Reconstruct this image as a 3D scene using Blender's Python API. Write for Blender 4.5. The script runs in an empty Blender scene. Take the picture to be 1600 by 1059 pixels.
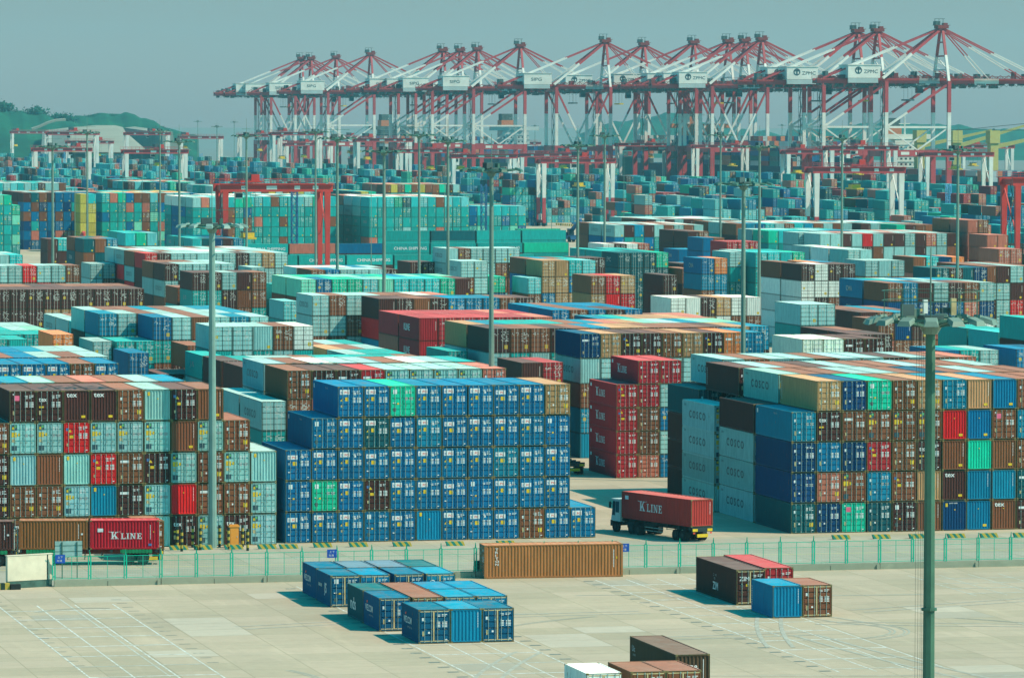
import bpy, math, random
import numpy as np
from mathutils import Matrix, Vector

# ------------------------------------------------------------------ camera, sky, sun, exposure
scene = bpy.context.scene
F, YAW, PIT, ROLL, CH = 7379.5, 0.2354, 0.04563, 0.0015, 39.21      # focal length and size in pixels of a 1600 wide picture
fw = Vector((math.sin(YAW)*math.cos(PIT), math.cos(YAW)*math.cos(PIT), -math.sin(PIT)))
rt = Vector((math.cos(YAW), -math.sin(YAW), 0)); up = rt.cross(fw)
rt2 = math.cos(ROLL)*rt + math.sin(ROLL)*up
up2 = -math.sin(ROLL)*rt + math.cos(ROLL)*up
cam = bpy.data.objects.new('camera', bpy.data.cameras.new('camera'))
scene.collection.objects.link(cam); scene.camera = cam
cam.data.sensor_width = 36; cam.data.lens = F*36/1600
cam.data.clip_start = 1; cam.data.clip_end = 60000
M = Matrix((rt2, up2, -fw)).transposed().to_4x4(); M.translation = (0, 0, CH)
cam.matrix_world = M

SUN_EL, SUN_AZ = math.radians(47.4), math.radians(120)                 # azimuth clockwise from +Y
world = bpy.data.worlds.new('World'); scene.world = world; world.use_nodes = True
nt = world.node_tree; bg = nt.nodes['Background']
sky = nt.nodes.new('ShaderNodeTexSky'); sky.sky_type = 'NISHITA'; sky.sun_disc = False
sky.sun_elevation = SUN_EL; sky.sun_rotation = SUN_AZ
sky.air_density = 1.0; sky.dust_density = 1.5; sky.ozone_density = 3.0
mul = nt.nodes.new('ShaderNodeMix'); mul.data_type = 'RGBA'; mul.blend_type = 'MULTIPLY'
mul.inputs[0].default_value = 1.0
nt.links.new(sky.outputs[0], mul.inputs[6])
# the air is clearer and greener overhead than at the pale skyline
tc_ = nt.nodes.new('ShaderNodeTexCoord'); sp_ = nt.nodes.new('ShaderNodeSeparateXYZ'); cr_ = nt.nodes.new('ShaderNodeValToRGB')
nt.links.new(tc_.outputs['Generated'], sp_.inputs[0]); nt.links.new(sp_.outputs[2], cr_.inputs[0]); nt.links.new(cr_.outputs[0], mul.inputs[7])
ZEN, HORZ = (0.0, 1.75, 1.62, 1), (1.75, 1.78, 1.85, 1)
cr_.color_ramp.elements[0].position = .0; cr_.color_ramp.elements[0].color = HORZ
cr_.color_ramp.elements[1].position = .11; cr_.color_ramp.elements[1].color = ZEN
em_ = cr_.color_ramp.elements.new(.026); em_.color = (.96, 1.12, 1.22, 1)
nt.links.new(mul.outputs[2], bg.inputs[0]); bg.inputs[1].default_value = 0.085
sd = bpy.data.lights.new('sun', 'SUN'); sd.energy = 4.6; sd.angle = math.radians(0.5); sd.color = (1.0, 0.77, 0.58)
sun = bpy.data.objects.new('sun', sd); scene.collection.objects.link(sun)
sv = Vector((math.sin(SUN_AZ)*math.cos(SUN_EL), math.cos(SUN_AZ)*math.cos(SUN_EL), math.sin(SUN_EL)))
sun.rotation_euler = sv.to_track_quat('Z', 'Y').to_euler(); sun.location = sv*500
scene.view_settings.view_transform = 'Standard'; scene.view_settings.look = 'None'
scene.view_settings.exposure = 0.42; scene.view_settings.gamma = 1
scene.view_settings.use_curve_mapping = False
scene.cycles.volume_bounces = 0; scene.cycles.max_bounces = 5

rnd = random.Random(7)
C = scene.collection

# ------------------------------------------------------------------ pixel (1600 wide) -> world
def ray(px, py): return fw + rt2*((px-800)/F) + up2*((529.5-py)/F)
def on_z(px, py, z=0.0):
    d = ray(px, py); t = (z-CH)/d.z
    return Vector((d.x*t, d.y*t, z))
def at_depth(px, py, D):
    d = ray(px, py); return Vector((d.x*D, d.y*D, CH+d.z*D))
def hor(px): return 190.2 + (px-0)*0.0031

# ------------------------------------------------------------------ materials
MATS = {}
def N(nt, t, **kw):
    n = nt.nodes.new(t)
    for k, v in kw.items(): setattr(n, k, v)
    return n
def mixc(nt, fac, a, b, mode='MIX'):
    m = N(nt, 'ShaderNodeMix', data_type='RGBA', blend_type=mode)
    for i, v in ((0, fac), (6, a), (7, b)):
        if isinstance(v, (int, float)): m.inputs[i].default_value = v
        elif isinstance(v, tuple): m.inputs[i].default_value = (*v[:3], 1)
        else: nt.links.new(v, m.inputs[i])
    return m.outputs[2]
def math_(nt, op, a, b=None, c=None):
    m = N(nt, 'ShaderNodeMath', operation=op)
    for i, v in enumerate((a, b, c)):
        if v is None: continue
        if isinstance(v, (int, float)): m.inputs[i].default_value = v
        else: nt.links.new(v, m.inputs[i])
    return m.outputs[0]
def ramp(nt, val, p0, p1, c0=0.0, c1=1.0):
    r = N(nt, 'ShaderNodeMapRange'); nt.links.new(val, r.inputs[0])
    r.inputs[1].default_value = p0; r.inputs[2].default_value = p1
    r.inputs[3].default_value = c0; r.inputs[4].default_value = c1
    return r.outputs[0]
def noise(nt, vec, scale, detail=3, rough=0.55, out=0):
    n = N(nt, 'ShaderNodeTexNoise'); n.inputs['Scale'].default_value = scale
    n.inputs['Detail'].default_value = detail; n.inputs['Roughness'].default_value = rough
    if vec is not None: nt.links.new(vec, n.inputs['Vector'])
    return n.outputs[out]
def mapping(nt, vec, scale=(1,1,1), loc=(0,0,0)):
    m = N(nt, 'ShaderNodeMapping'); nt.links.new(vec, m.inputs[0])
    m.inputs['Scale'].default_value = scale; m.inputs['Location'].default_value = loc
    return m.outputs[0]
def newmat(name, rough=0.6, metal=0.0):
    m = bpy.data.materials.new(name); m.use_nodes = True
    b = m.node_tree.nodes['Principled BSDF']
    b.inputs['Roughness'].default_value = rough; b.inputs['Metallic'].default_value = metal
    b.inputs['Specular IOR Level'].default_value = 0.25
    MATS[name] = m
    return m, m.node_tree, b
def simple(name, col, rough=0.6, var=0.18, scale=1.5, metal=0.0):
    m, nt, b = newmat(name, rough, metal)
    g = N(nt, 'ShaderNodeNewGeometry')
    f = ramp(nt, noise(nt, g.outputs['Position'], scale, 4), 0.3, 0.7)
    c = mixc(nt, f, tuple(x*(1-var) for x in col), tuple(min(1, x*(1+var)) for x in col))
    nt.links.new(c, b.inputs['Base Color'])
    return m
simple('decal_white', (.62, .66, .66), .5, .15, 3)
simple('decal_side', (.30, .34, .34), .6, .3, 2)
simple('decal_yellow', (.62, .42, .02), .5, .15, 3)
simple('decal_black', (.015, .03, .03), .5, .1)
simple('decal_dark', (.03, .07, .09), .5, .1)
simple('decal_green', (.08, .35, .12), .5)
simple('decal_blue', (.06, .15, .35), .5)
simple('decal_red', (.62, .07, .04), .5)
simple('decal_pink', (.7, .12, .22), .5)
simple('rod', (.27, .38, .35), .45, .25, 2)
simple('gasket', (.03, .04, .035), .7)
simple('cream', (.46, .38, .20), .6, .25, 2)
simple('edge_dark', (.05, .065, .025), .8, .4, 2)  # dark olive, stands in for the dark gap between boxes
simple('casting', (.16, .13, .05), .7, .4, 2)
simple('pole_grey', (.15, .23, .19), .5, .12, .6)
simple('pole_green', (.055, .14, .095), .5, .2, .7)
simple('pole_pale', (.17, .29, .26), .5, .12, .6)
simple('pole_dark', (.05, .13, .10), .5, .2)
simple('lamp_glass', (.6, .66, .62), .15, .1)
simple('fence_green', (.0, .40, .26), .45, .12)
simple('crane_red', (.38, .05, .058), .5, .2, .15)
simple('crane_red_dark', (.20, .03, .03), .5, .2, .2)
simple('crane_orange', (.46, .040, .032), .5, .15, .2)
simple('crane_white', (.62, .62, .57), .5, .12, .2)
simple('crane_grey', (.35, .42, .42), .5, .1, .2)
simple('machinery', (.06, .10, .10), .6, .4, .6)
simple('cable', (.05, .06, .06), .6)
simple('spreader_yellow', (.60, .42, .03), .5)
simple('tyre', (.012, .018, .018), .85)
simple('chassis', (.02, .035, .035), .7, .4)
simple('chassis_red', (.16, .03, .015), .7, .4)
simple('guard_green', (.01, .20, .08), .6)
simple('cab_white', (.55, .64, .58), .4, .1)
simple('glass_dark', (.02, .05, .06), .1, .1)
simple('sign_blue', (.01, .07, .36), .4)
simple('sign_grey', (.25, .40, .38), .5)
simple('cabinet_orange', (.70, .28, .04), .5, .06)
simple('stripe_yellow', (.38, .29, .04), .5, .12, 2)
simple('stripe_black', (.01, .035, .025), .6, .2)
simple('stripe_green', (.0, .16, .12), .6, .2)
simple('wall_white', (.62, .57, .44), .8, .12, .8)
simple('wall_base', (.05, .11, .09), .8, .3, 1.5)
simple('ramp_blue', (.03, .10, .12), .7, .3)
simple('mast_blue', (.02, .10, .22), .5)
simple('mast_lightblue', (.12, .34, .55), .5)
simple('tank_silver', (.42, .5, .5), .35, .15)
simple('ship_blue', (.01, .05, .09), .6, .3, .05)
simple('ship_white', (.55, .58, .52), .5, .1, .1)
simple('ship_orange', (.45, .16, .08), .5)
simple('ship_yellow', (.40, .38, .13), .5, .1)
simple('ship_green', (.02, .14, .13), .6, .2, .05)
simple('rock', (.27, .28, .22), .9, .12, .02)
simple('leaf_far', (.004, .06, .04), .9, .6, .05)
simple('rail_white', (.5, .52, .48), .6)

def N_y(nt, pos):
    sp = N(nt, 'ShaderNodeSeparateXYZ'); nt.links.new(pos, sp.inputs[0]); return sp.outputs[1]
def paint(name, src, up_fade=True, pattern=None):
    """weathered container paint; colour from the object (or a face attribute)"""
    m, nt, b = newmat(name, 0.68); b.inputs['Specular IOR Level'].default_value = .12
    g = N(nt, 'ShaderNodeNewGeometry'); pos = g.outputs['Position']
    if src == 'object':
        col = N(nt, 'ShaderNodeObjectInfo').outputs['Color']
    else:
        a = N(nt, 'ShaderNodeAttribute', attribute_name='Col'); col = a.outputs['Color']
    st = noise(nt, mapping(nt, pos, (3.2, 3.2, .55)), 1.0, 5, .62)
    col = mixc(nt, ramp(nt, st, .34, .74, .0, .55), col, mixc(nt, 1.0, mixc(nt, 1.0, col, (.42, .45, .45), 'MULTIPLY'), (.006, .010, .008), 'ADD'))
    big = noise(nt, pos, .35, 3)
    col = mixc(nt, ramp(nt, big, .2, .8, 0, .16), col, mixc(nt, 1.0, col, (1.7, 1.6, 1.5), 'MULTIPLY'))
    rust = noise(nt, mapping(nt, pos, (5, 5, 1.3), (9, 2, 4)), 1.0, 6, .7)
    col = mixc(nt, ramp(nt, rust, .62, .70, 0, .75), col, (.16, .06, .02))
    if pattern:
        uv = N(nt, 'ShaderNodeUVMap').outputs[0]
        sx = N(nt, 'ShaderNodeSeparateXYZ'); nt.links.new(uv, sx.inputs[0]); u, v = sx.outputs[0], sx.outputs[1]
        ar = N(nt, 'ShaderNodeAttribute', attribute_name='Rnd').outputs['Fac']
        def near(x, c, w): return math_(nt, 'COMPARE', x, c, w)
        def box(u0, u1, v0, v1):
            return math_(nt, 'MULTIPLY', near(u, (u0+u1)/2, (u1-u0)/2), near(v, (v0+v1)/2, (v1-v0)/2))
        if pattern == 'door':
            edge = math_(nt, 'MINIMUM', math_(nt, 'MULTIPLY', math_(nt, 'SUBTRACT', 1, near(u, .5, .445)), 1), 1)
            edge = math_(nt, 'MAXIMUM', edge, math_(nt, 'SUBTRACT', 1, near(v, .5, .465)))
            hl = math_(nt, 'FRACT', math_(nt, 'MULTIPLY', v, 5.0))
            hl = math_(nt, 'LESS_THAN', hl, .16)
            col = mixc(nt, math_(nt, 'MULTIPLY', hl, .62), col, (.012, .02, .02))
            col = mixc(nt, math_(nt, 'MULTIPLY', edge, .65), col, (.03, .035, .02))
            col = mixc(nt, math_(nt, 'MULTIPLY', near(u, .5, .02), .85), col, (.01, .015, .015))
            # writing on the right leaf and the left leaf
            wn = noise(nt, mapping(nt, uv, (9, 22, 1)), 1.0, 1)
            comb = N(nt, 'ShaderNodeCombineXYZ')
            nt.links.new(math_(nt, 'MULTIPLY', u, 9), comb.inputs[0]); nt.links.new(math_(nt, 'MULTIPLY', v, 24), comb.inputs[1])
            nt.links.new(math_(nt, 'MULTIPLY', ar, 90), comb.inputs[2])
            cu = N(nt, 'ShaderNodeCombineXYZ')
            nt.links.new(math_(nt, 'FLOOR', math_(nt, 'MULTIPLY', u, 15)), cu.inputs[0]); nt.links.new(math_(nt, 'FLOOR', math_(nt, 'MULTIPLY', v, 21)), cu.inputs[1]); nt.links.new(math_(nt, 'MULTIPLY', ar, 97.3), cu.inputs[2])
            wh = N(nt, 'ShaderNodeTexWhiteNoise'); wh.noise_dimensions = '3D'; nt.links.new(cu.outputs[0], wh.inputs[0])
            wn = math_(nt, 'MULTIPLY', math_(nt, 'ADD', wh.outputs[0], .02), math_(nt, 'LESS_THAN', math_(nt, 'FRACT', math_(nt, 'MULTIPLY', v, 21)), .62))
            w = math_(nt, 'MULTIPLY', math_(nt, 'GREATER_THAN', wn, math_(nt, 'ADD', .50, math_(nt, 'MULTIPLY', ar, .30))), math_(nt, 'MAXIMUM', box(.56, .92, .42, .88), box(.1, .42, .72, .86)))
            col = mixc(nt, math_(nt, 'MULTIPLY', w, .75), col, (.58, .62, .58))
            yv = math_(nt, 'GREATER_THAN', ar, .45)
            yy = math_(nt, 'MULTIPLY', box(.72, .88, .16, .32), yv)
            yy2 = math_(nt, 'MULTIPLY', box(.14, .28, .50, .64), math_(nt, 'LESS_THAN', ar, .3))
            col = mixc(nt, math_(nt, 'MAXIMUM', yy, yy2), col, (.55, .38, .03))
            rods = near(u, .20, .011)
            for c in (.37, .63, .80): rods = math_(nt, 'MAXIMUM', rods, near(u, c, .011))
            col = mixc(nt, math_(nt, 'MULTIPLY', rods, .8), col, (.42, .46, .40))
            hgt = math_(nt, 'ADD', math_(nt, 'MULTIPLY', hl, -.04), math_(nt, 'MULTIPLY', rods, .05))
        else:
            nrib = {'corr': 8, 'side': 40, 'roof': 36}[pattern]
            ax = v if pattern == 'roof' else u
            fr = math_(nt, 'FRACT', math_(nt, 'MULTIPLY', ax, nrib))
            tri = math_(nt, 'ABSOLUTE', math_(nt, 'SUBTRACT', fr, .5))
            tri = math_(nt, 'MINIMUM', math_(nt, 'MAXIMUM', math_(nt, 'SUBTRACT', math_(nt, 'MULTIPLY', tri, 3), .25), 0), 1)
            hgt = math_(nt, 'MULTIPLY', tri, .036)
            e = math_(nt, 'MAXIMUM', math_(nt, 'SUBTRACT', 1, near(u, .5, .49 if pattern != 'corr' else .44)), math_(nt, 'SUBTRACT', 1, near(v, .5, .47)))
            if pattern != 'roof':
                col = mixc(nt, math_(nt, 'MULTIPLY', e, .55), col, (.03, .035, .02))
            if pattern == 'corr':
                yy = math_(nt, 'MULTIPLY', box(.70, .86, .08, .20), math_(nt, 'GREATER_THAN', ar, .35))
                col = mixc(nt, yy, col, (.55, .38, .03))
                wv = math_(nt, 'MULTIPLY', near(u, .88, .015), near(v, .65, .2))
                col = mixc(nt, math_(nt, 'MULTIPLY', wv, .6), col, (.6, .6, .55))
        bp = N(nt, 'ShaderNodeBump'); bp.inputs['Strength'].default_value = .8; bp.inputs['Distance'].default_value = 1.0
        nt.links.new(hgt, bp.inputs['Height']); nt.links.new(bp.outputs[0], b.inputs['Normal'])
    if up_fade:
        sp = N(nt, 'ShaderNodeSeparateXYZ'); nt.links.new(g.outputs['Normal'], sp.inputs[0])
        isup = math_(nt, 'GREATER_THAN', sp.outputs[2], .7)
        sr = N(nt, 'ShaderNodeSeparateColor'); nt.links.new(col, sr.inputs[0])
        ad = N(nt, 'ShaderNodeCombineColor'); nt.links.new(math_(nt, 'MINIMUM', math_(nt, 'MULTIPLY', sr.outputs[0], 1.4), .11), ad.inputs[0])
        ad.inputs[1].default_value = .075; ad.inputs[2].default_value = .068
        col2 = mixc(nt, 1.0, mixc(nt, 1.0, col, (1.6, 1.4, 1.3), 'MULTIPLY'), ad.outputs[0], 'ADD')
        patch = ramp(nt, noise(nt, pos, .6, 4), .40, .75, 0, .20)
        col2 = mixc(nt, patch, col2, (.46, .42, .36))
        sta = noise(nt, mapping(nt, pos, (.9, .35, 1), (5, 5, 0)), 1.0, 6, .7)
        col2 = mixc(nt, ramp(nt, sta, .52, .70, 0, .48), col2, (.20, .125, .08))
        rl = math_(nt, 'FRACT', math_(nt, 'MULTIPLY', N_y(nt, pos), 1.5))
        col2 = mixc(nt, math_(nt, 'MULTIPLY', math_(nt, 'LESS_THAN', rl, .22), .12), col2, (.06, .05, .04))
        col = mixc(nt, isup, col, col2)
    nt.links.new(col, b.inputs['Base Color'])
    return m
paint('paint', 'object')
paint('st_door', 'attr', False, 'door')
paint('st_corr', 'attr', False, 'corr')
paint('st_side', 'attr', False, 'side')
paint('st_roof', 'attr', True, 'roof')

def concrete(name, c1, c2, joints=True, seed=0):
    m, nt, b = newmat(name, .85)
    pos = N(nt, 'ShaderNodeNewGeometry').outputs['Position']
    f = ramp(nt, noise(nt, mapping(nt, pos, (1, 1, 1), (seed, 0, 0)), .035, 5, .6), .3, .7)
    col = mixc(nt, f, c1, c2)
    f2 = ramp(nt, noise(nt, pos, .9, 5, .7), .35, .75, 0, .30)
    col = mixc(nt, f2, col, tuple(x*.72 for x in c1))
    st = ramp(nt, noise(nt, mapping(nt, pos, (.09, .9, 1), (3, 0, 0)), 1.0, 5, .65), .56, .72, 0, .34)   # tyre-worn streaks
    col = mixc(nt, st, col, (.17, .19, .16))
    lt = ramp(nt, noise(nt, mapping(nt, pos, (.5, .06, 1), (30, 7, 0)), 1.0, 4, .6), .55, .75, 0, .35)
    col = mixc(nt, lt, col, tuple(min(1, x*1.2) for x in c2))
    oil = ramp(nt, noise(nt, mapping(nt, pos, (.35, .8, 1), (11, 3, 0)), 1.0, 6, .75), .66, .76, 0, .45)
    col = mixc(nt, oil, col, (.12, .13, .10))
    if joints:
        br = N(nt, 'ShaderNodeTexBrick'); nt.links.new(pos, br.inputs['Vector'])
        br.offset = 0; br.inputs['Scale'].default_value = 1.0
        br.inputs['Brick Width'].default_value = 5.0; br.inputs['Row Height'].default_value = 4.5
        br.inputs['Mortar Size'].default_value = .045; br.inputs['Mortar Smooth'].default_value = .3
        br.inputs['Color1'].default_value = (1, 1, 1, 1); br.inputs['Color2'].default_value = (.84, .87, .84, 1)
        br.inputs['Mortar'].default_value = (.66, .70, .65, 1)
        col = mixc(nt, 1.0, col, br.outputs['Color'], 'MULTIPLY')
    nt.links.new(col, b.inputs['Base Color'])
    bp = N(nt, 'ShaderNodeBump'); bp.inputs['Strength'].default_value = .3; bp.inputs['Distance'].default_value = .02
    nt.links.new(noise(nt, pos, 6, 5), bp.inputs['Height']); nt.links.new(bp.outputs[0], b.inputs['Normal'])
concrete('concrete_yard', (.40, .342, .255), (.505, .42, .302))
concrete('concrete_road', (.34, .33, .265), (.41, .385, .305), True, 40)
concrete('barrier_concrete', (.20, .24, .18), (.34, .36, .27), False, 9)
def worn_line(name, col, amount):
    m, nt, b = newmat(name, .7)
    pos = N(nt, 'ShaderNodeNewGeometry').outputs['Position']
    f = ramp(nt, noise(nt, pos, 1.3, 5, .75), amount, amount+.14)
    c = mixc(nt, f, col, (.40, .41, .34))
    nt.links.new(c, b.inputs['Base Color'])
worn_line('line_white', (.60, .64, .60), .44)
worn_line('line_faint', (.50, .55, .50), .38)
worn_line('line_yellow', (.58, .50, .18), .58)
worn_line('mark_dark', (.14, .17, .15), .55)
concrete('slab_dark', (.33, .31, .245), (.40, .365, .28), False, 77)
concrete('slab_light', (.43, .39, .305), (.50, .45, .35), False, 13)
worn_line('track_faint', (.33, .32, .26), .44)
worn_line('skid', (.31, .33, .27), .46)
m, nt, b = newmat('water', .7)
b.inputs['Base Color'].default_value = (.17, .17, .14, 1)
bp = N(nt, 'ShaderNodeBump'); bp.inputs['Strength'].default_value = .4
nt.links.new(noise(nt, N(nt, 'ShaderNodeNewGeometry').outputs['Position'], .3, 5), bp.inputs['Height']); nt.links.new(bp.outputs[0], b.inputs['Normal'])
m, nt, b = newmat('hill_green', .9)
pos = N(nt, 'ShaderNodeNewGeometry').outputs['Position']
c = mixc(nt, ramp(nt, noise(nt, pos, .012, 6, .7), .35, .65), (.002, .05, .03), (.006, .10, .05))
nt.links.new(c, b.inputs['Base Color'])

# ------------------------------------------------------------------ mesh builder
class MB:
    def __init__(s): s.v = []; s.f = []; s.m = []; s.mats = []
    def mi(s, m):
        if m not in s.mats: s.mats.append(m)
        return s.mats.index(m)
    def add(s, vs, fs, m):
        o = len(s.v); s.v += [tuple(v) for v in vs]; k = s.mi(m)
        for f in fs: s.f.append(tuple(i+o for i in f)); s.m.append(k)
        return s
    def quad(s, a, b, c, d, m): return s.add([a, b, c, d], [(0, 1, 2, 3)], m)
    def box(s, x0, y0, z0, x1, y1, z1, m):
        vs = [(x0,y0,z0),(x1,y0,z0),(x1,y1,z0),(x0,y1,z0),(x0,y0,z1),(x1,y0,z1),(x1,y1,z1),(x0,y1,z1)]
        return s.add(vs, [(0,3,2,1),(4,5,6,7),(0,1,5,4),(1,2,6,5),(2,3,7,6),(3,0,4,7)], m)
    def bar(s, p, q, w, h, m, w2=None, h2=None):
        p = Vector(p); q = Vector(q); d = (q-p).normalized()
        a = d.cross(Vector((0, 0, 1)))
        if a.length < 1e-3: a = Vector((1, 0, 0))
        a.normalize(); c = a.cross(d)
        w2 = w if w2 is None else w2; h2 = h if h2 is None else h2
        vs = [o + a*sx*ww/2 + c*sy*hh/2 for o, ww, hh in ((p, w, h), (q, w2, h2)) for sx, sy in ((-1,-1),(1,-1),(1,1),(-1,1))]
        return s.add(vs, [(0,1,2,3),(7,6,5,4),(0,4,5,1),(1,5,6,2),(2,6,7,3),(3,7,4,0)], m)
    def cyl(s, p, q, r0, r1, n, m, cap=True):
        p = Vector(p); q = Vector(q); d = (q-p).normalized()
        a = d.orthogonal().normalized(); c = d.cross(a)
        vs = [o + (a*math.cos(2*math.pi*k/n)+c*math.sin(2*math.pi*k/n))*r for o, r in ((p, r0), (q, r1)) for k in range(n)]
        fs = [(k, (k+1) % n, n+(k+1) % n, n+k) for k in range(n)]
        if cap: fs += [tuple(range(n-1, -1, -1)), tuple(range(n, 2*n))]
        return s.add(vs, fs, m)
    def text(s, txt, org, ux, uz, size, m, sx=1.0, bold=False):
        """flat lettering: org is lower left, ux/uz unit directions"""
        vs, fs, w = text_mesh(txt, bold)
        org = Vector(org); ux = Vector(ux); uz = Vector(uz)
        s.add([org + ux*(x*size*sx) + uz*(y*size) for x, y in vs], fs, m)
        return w*size*sx
    def mesh(s, name):
        me = bpy.data.meshes.new(name); me.from_pydata(s.v, [], s.f)
        for m in s.mats: me.materials.append(MATS[m])
        if len(s.mats) > 1: me.polygons.foreach_set('material_index', s.m)
        me.update(); return me
    def build(s, name, parent=None, loc=(0, 0, 0)):
        o = bpy.data.objects.new(name, s.mesh(name)); C.objects.link(o); o.location = loc
        if parent: o.parent = parent
        return o
_tx = {}
def text_mesh(txt, bold=False):
    if (txt, bold) in _tx: return _tx[(txt, bold)]
    cu = bpy.data.curves.new('lettering', 'FONT'); cu.body = txt; cu.size = 1.0; cu.resolution_u = 3
    if bold: cu.offset = .018
    o = bpy.data.objects.new('lettering', cu)
    me = bpy.data.meshes.new_from_object(o)
    vs = [(v.co.x, v.co.y) for v in me.vertices]; fs = [tuple(p.vertices) for p in me.polygons]
    bpy.data.objects.remove(o); bpy.data.curves.remove(cu); bpy.data.meshes.remove(me)
    if vs:
        x0 = min(v[0] for v in vs); y0 = min(v[1] for v in vs); h = max(v[1] for v in vs)-y0
        vs = [((x-x0)/h, (y-y0)/h) for x, y in vs]
        w = max(v[0] for v in vs)
    else: w = 0
    _tx[(txt, bold)] = (vs, fs, w); return _tx[(txt, bold)]
# serif capitals for the red line's lettering: (stroke boxes) in a unit-high cell
SERIF = {
 'K': (1.0, [((.14,0),(.34,0),(.34,1),(.14,1)), ((.02,0),(.46,0),(.46,.09),(.02,.09)), ((.02,.91),(.46,.91),(.46,1),(.02,1)),
       ((.34,.42),(.70,1),(.86,1),(.34,.18)), ((.44,.50),(.72,0),(.98,0),(.58,.62)), ((.60,.91),(.98,.91),(.98,1),(.60,1)), ((.56,0),(1.04,0),(1.04,.09),(.56,.09))]),
 'L': (.82, [((.14,0),(.34,0),(.34,1),(.14,1)), ((.02,.91),(.46,.91),(.46,1),(.02,1)), ((.02,0),(.80,0),(.80,.12),(.02,.12)), ((.70,.1),(.80,.1),(.80,.34),(.70,.2))]),
 'I': (.48, [((.14,0),(.34,0),(.34,1),(.14,1)), ((.02,.9),(.46,.9),(.46,1),(.02,1)), ((.02,0),(.46,0),(.46,.1),(.02,.1))]),
 'N': (1.02, [((.14,0),(.26,0),(.26,1),(.14,1)), ((.74,0),(.86,0),(.86,1),(.74,1)), ((.14,1),(.34,1),(.86,0),(.66,0)), ((.02,.91),(.30,.91),(.30,1),(.02,1)),
       ((.02,0),(.38,0),(.38,.09),(.02,.09)), ((.62,.91),(.98,.91),(.98,1),(.62,1))]),
 'E': (.80, [((.14,0),(.34,0),(.34,1),(.14,1)), ((.02,.89),(.76,.89),(.76,1),(.02,1)), ((.02,0),(.80,0),(.80,.11),(.02,.11)), ((.34,.46),(.62,.46),(.62,.56),(.34,.56)),
       ((.66,.72),(.76,.72),(.76,1),(.66,1)), ((.70,0),(.80,0),(.80,.32),(.70,.26)), ((.54,.36),(.62,.36),(.62,.66),(.54,.66))])}
def serif(mb, org, ux, uz, size, m):
    """K big with a bar across its head, then LINE smaller"""
    org = Vector(org); ux = Vector(ux); uz = Vector(uz); x = 0.0
    for ch, sc in (('K', 1.25), (' ', .5), ('L', 1), ('I', 1), ('N', 1), ('E', 1)):
        if ch == ' ': x += .22*size; continue
        w, qs = SERIF[ch]; k = size*sc*.8
        for q in qs: mb.quad(*[org + ux*(x+a*k*1.05) + uz*(b_*k) for a, b_ in q], m)
        x += (w+.10)*k*1.05
    k = size
    mb.quad(*[org + ux*a + uz*b_ for a, b_ in ((-.35*k, .98*k), (-.02*k, .93*k), (-.02*k, 1.0*k), (-.35*k, 1.01*k))], m)
    mb.quad(*[org + ux*a + uz*b_ for a, b_ in ((1.12*k, .95*k), (1.45*k, 1.0*k), (1.45*k, 1.02*k), (1.12*k, 1.0*k))], m)
    return x

# ------------------------------------------------------------------ object helpers
def tag(o, label=None, cat=None, group=None, kind=None):
    if label: o['label'] = label
    if cat: o['category'] = cat
    if group: o['group'] = group
    if kind: o['kind'] = kind
    return o
def empty(name, loc, rz=0.0, label=None, cat=None, group=None):
    o = bpy.data.objects.new(name, None); C.objects.link(o); o.location = loc; o.rotation_euler = (0, 0, rz)
    o.empty_display_size = .5
    return tag(o, label, cat, group)
def link(name, me, parent=None, loc=(0, 0, 0), color=None):
    o = bpy.data.objects.new(name, me); C.objects.link(o); o.location = loc
    if parent: o.parent = parent
    if color: o.color = (*color, 1)
    return o
def copy_tree(o, parent=None):
    c = o.copy(); C.objects.link(c); c.parent = parent
    for ch in o.children: copy_tree(ch, c)
    return c
def struct(name, mb): return tag(mb.build(name), kind='structure')

# ------------------------------------------------------------------ the containers
PAL = {'B': (.0005, .14, .30), 'N': (.002, .048, .14), 'T': (.008, .33, .31), 'Q': (.02, .44, .45), 'q': (.12, .50, .52), 'G': (.25, .50, .49), 'g': (.16, .58, .42), 'K': (.20, .074, .034),
       'k': (.07, .025, .02), 'R': (.60, .014, .016), 'L': (.40, .022, .030), 'O': (.66, .20, .06), 'W': (.74, .80, .74), 'A': (.42, .24, .11),
       'C': (.004, .21, .34), 'Y': (.50, .42, .07), 'S': (.06, .17, .25), 'E': (.005, .46, .29), 'D': (.004, .09, .11), 'P': (.48, .15, .10), 'U': (.001, .18, .34)}
CNAME = {'B': 'blue', 'N': 'navy', 'T': 'teal green', 'G': 'pale grey', 'g': 'light green', 'K': 'brown', 'k': 'dark brown', 'R': 'red', 'L': 'crimson', 'O': 'orange', 'W': 'white', 'Q': 'turquoise', 'q': 'pale blue',
         'A': 'tan', 'C': 'teal blue', 'Y': 'yellow', 'S': 'slate blue', 'E': 'emerald green', 'D': 'dark teal', 'P': 'rusty salmon', 'U': 'bright blue'}
CW = 2.44
KIND = {'40h': (12.19, 2.89), '40': (12.19, 2.585), '20': (6.06, 2.585)}
_mc = {}
def cache(key, fn):
    if key not in _mc: _mc[key] = fn()
    return _mc[key]
def ribs(n, a, b, depth):
    """trapezoid wave: list of (pos, offset)"""
    p = []; st = (b-a)/n
    for i in range(n):
        x = a+i*st; p += [(x, 0), (x+st*.28, 0), (x+st*.5, depth), (x+st*.78, depth)]
    return p + [(b, 0)]
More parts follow.
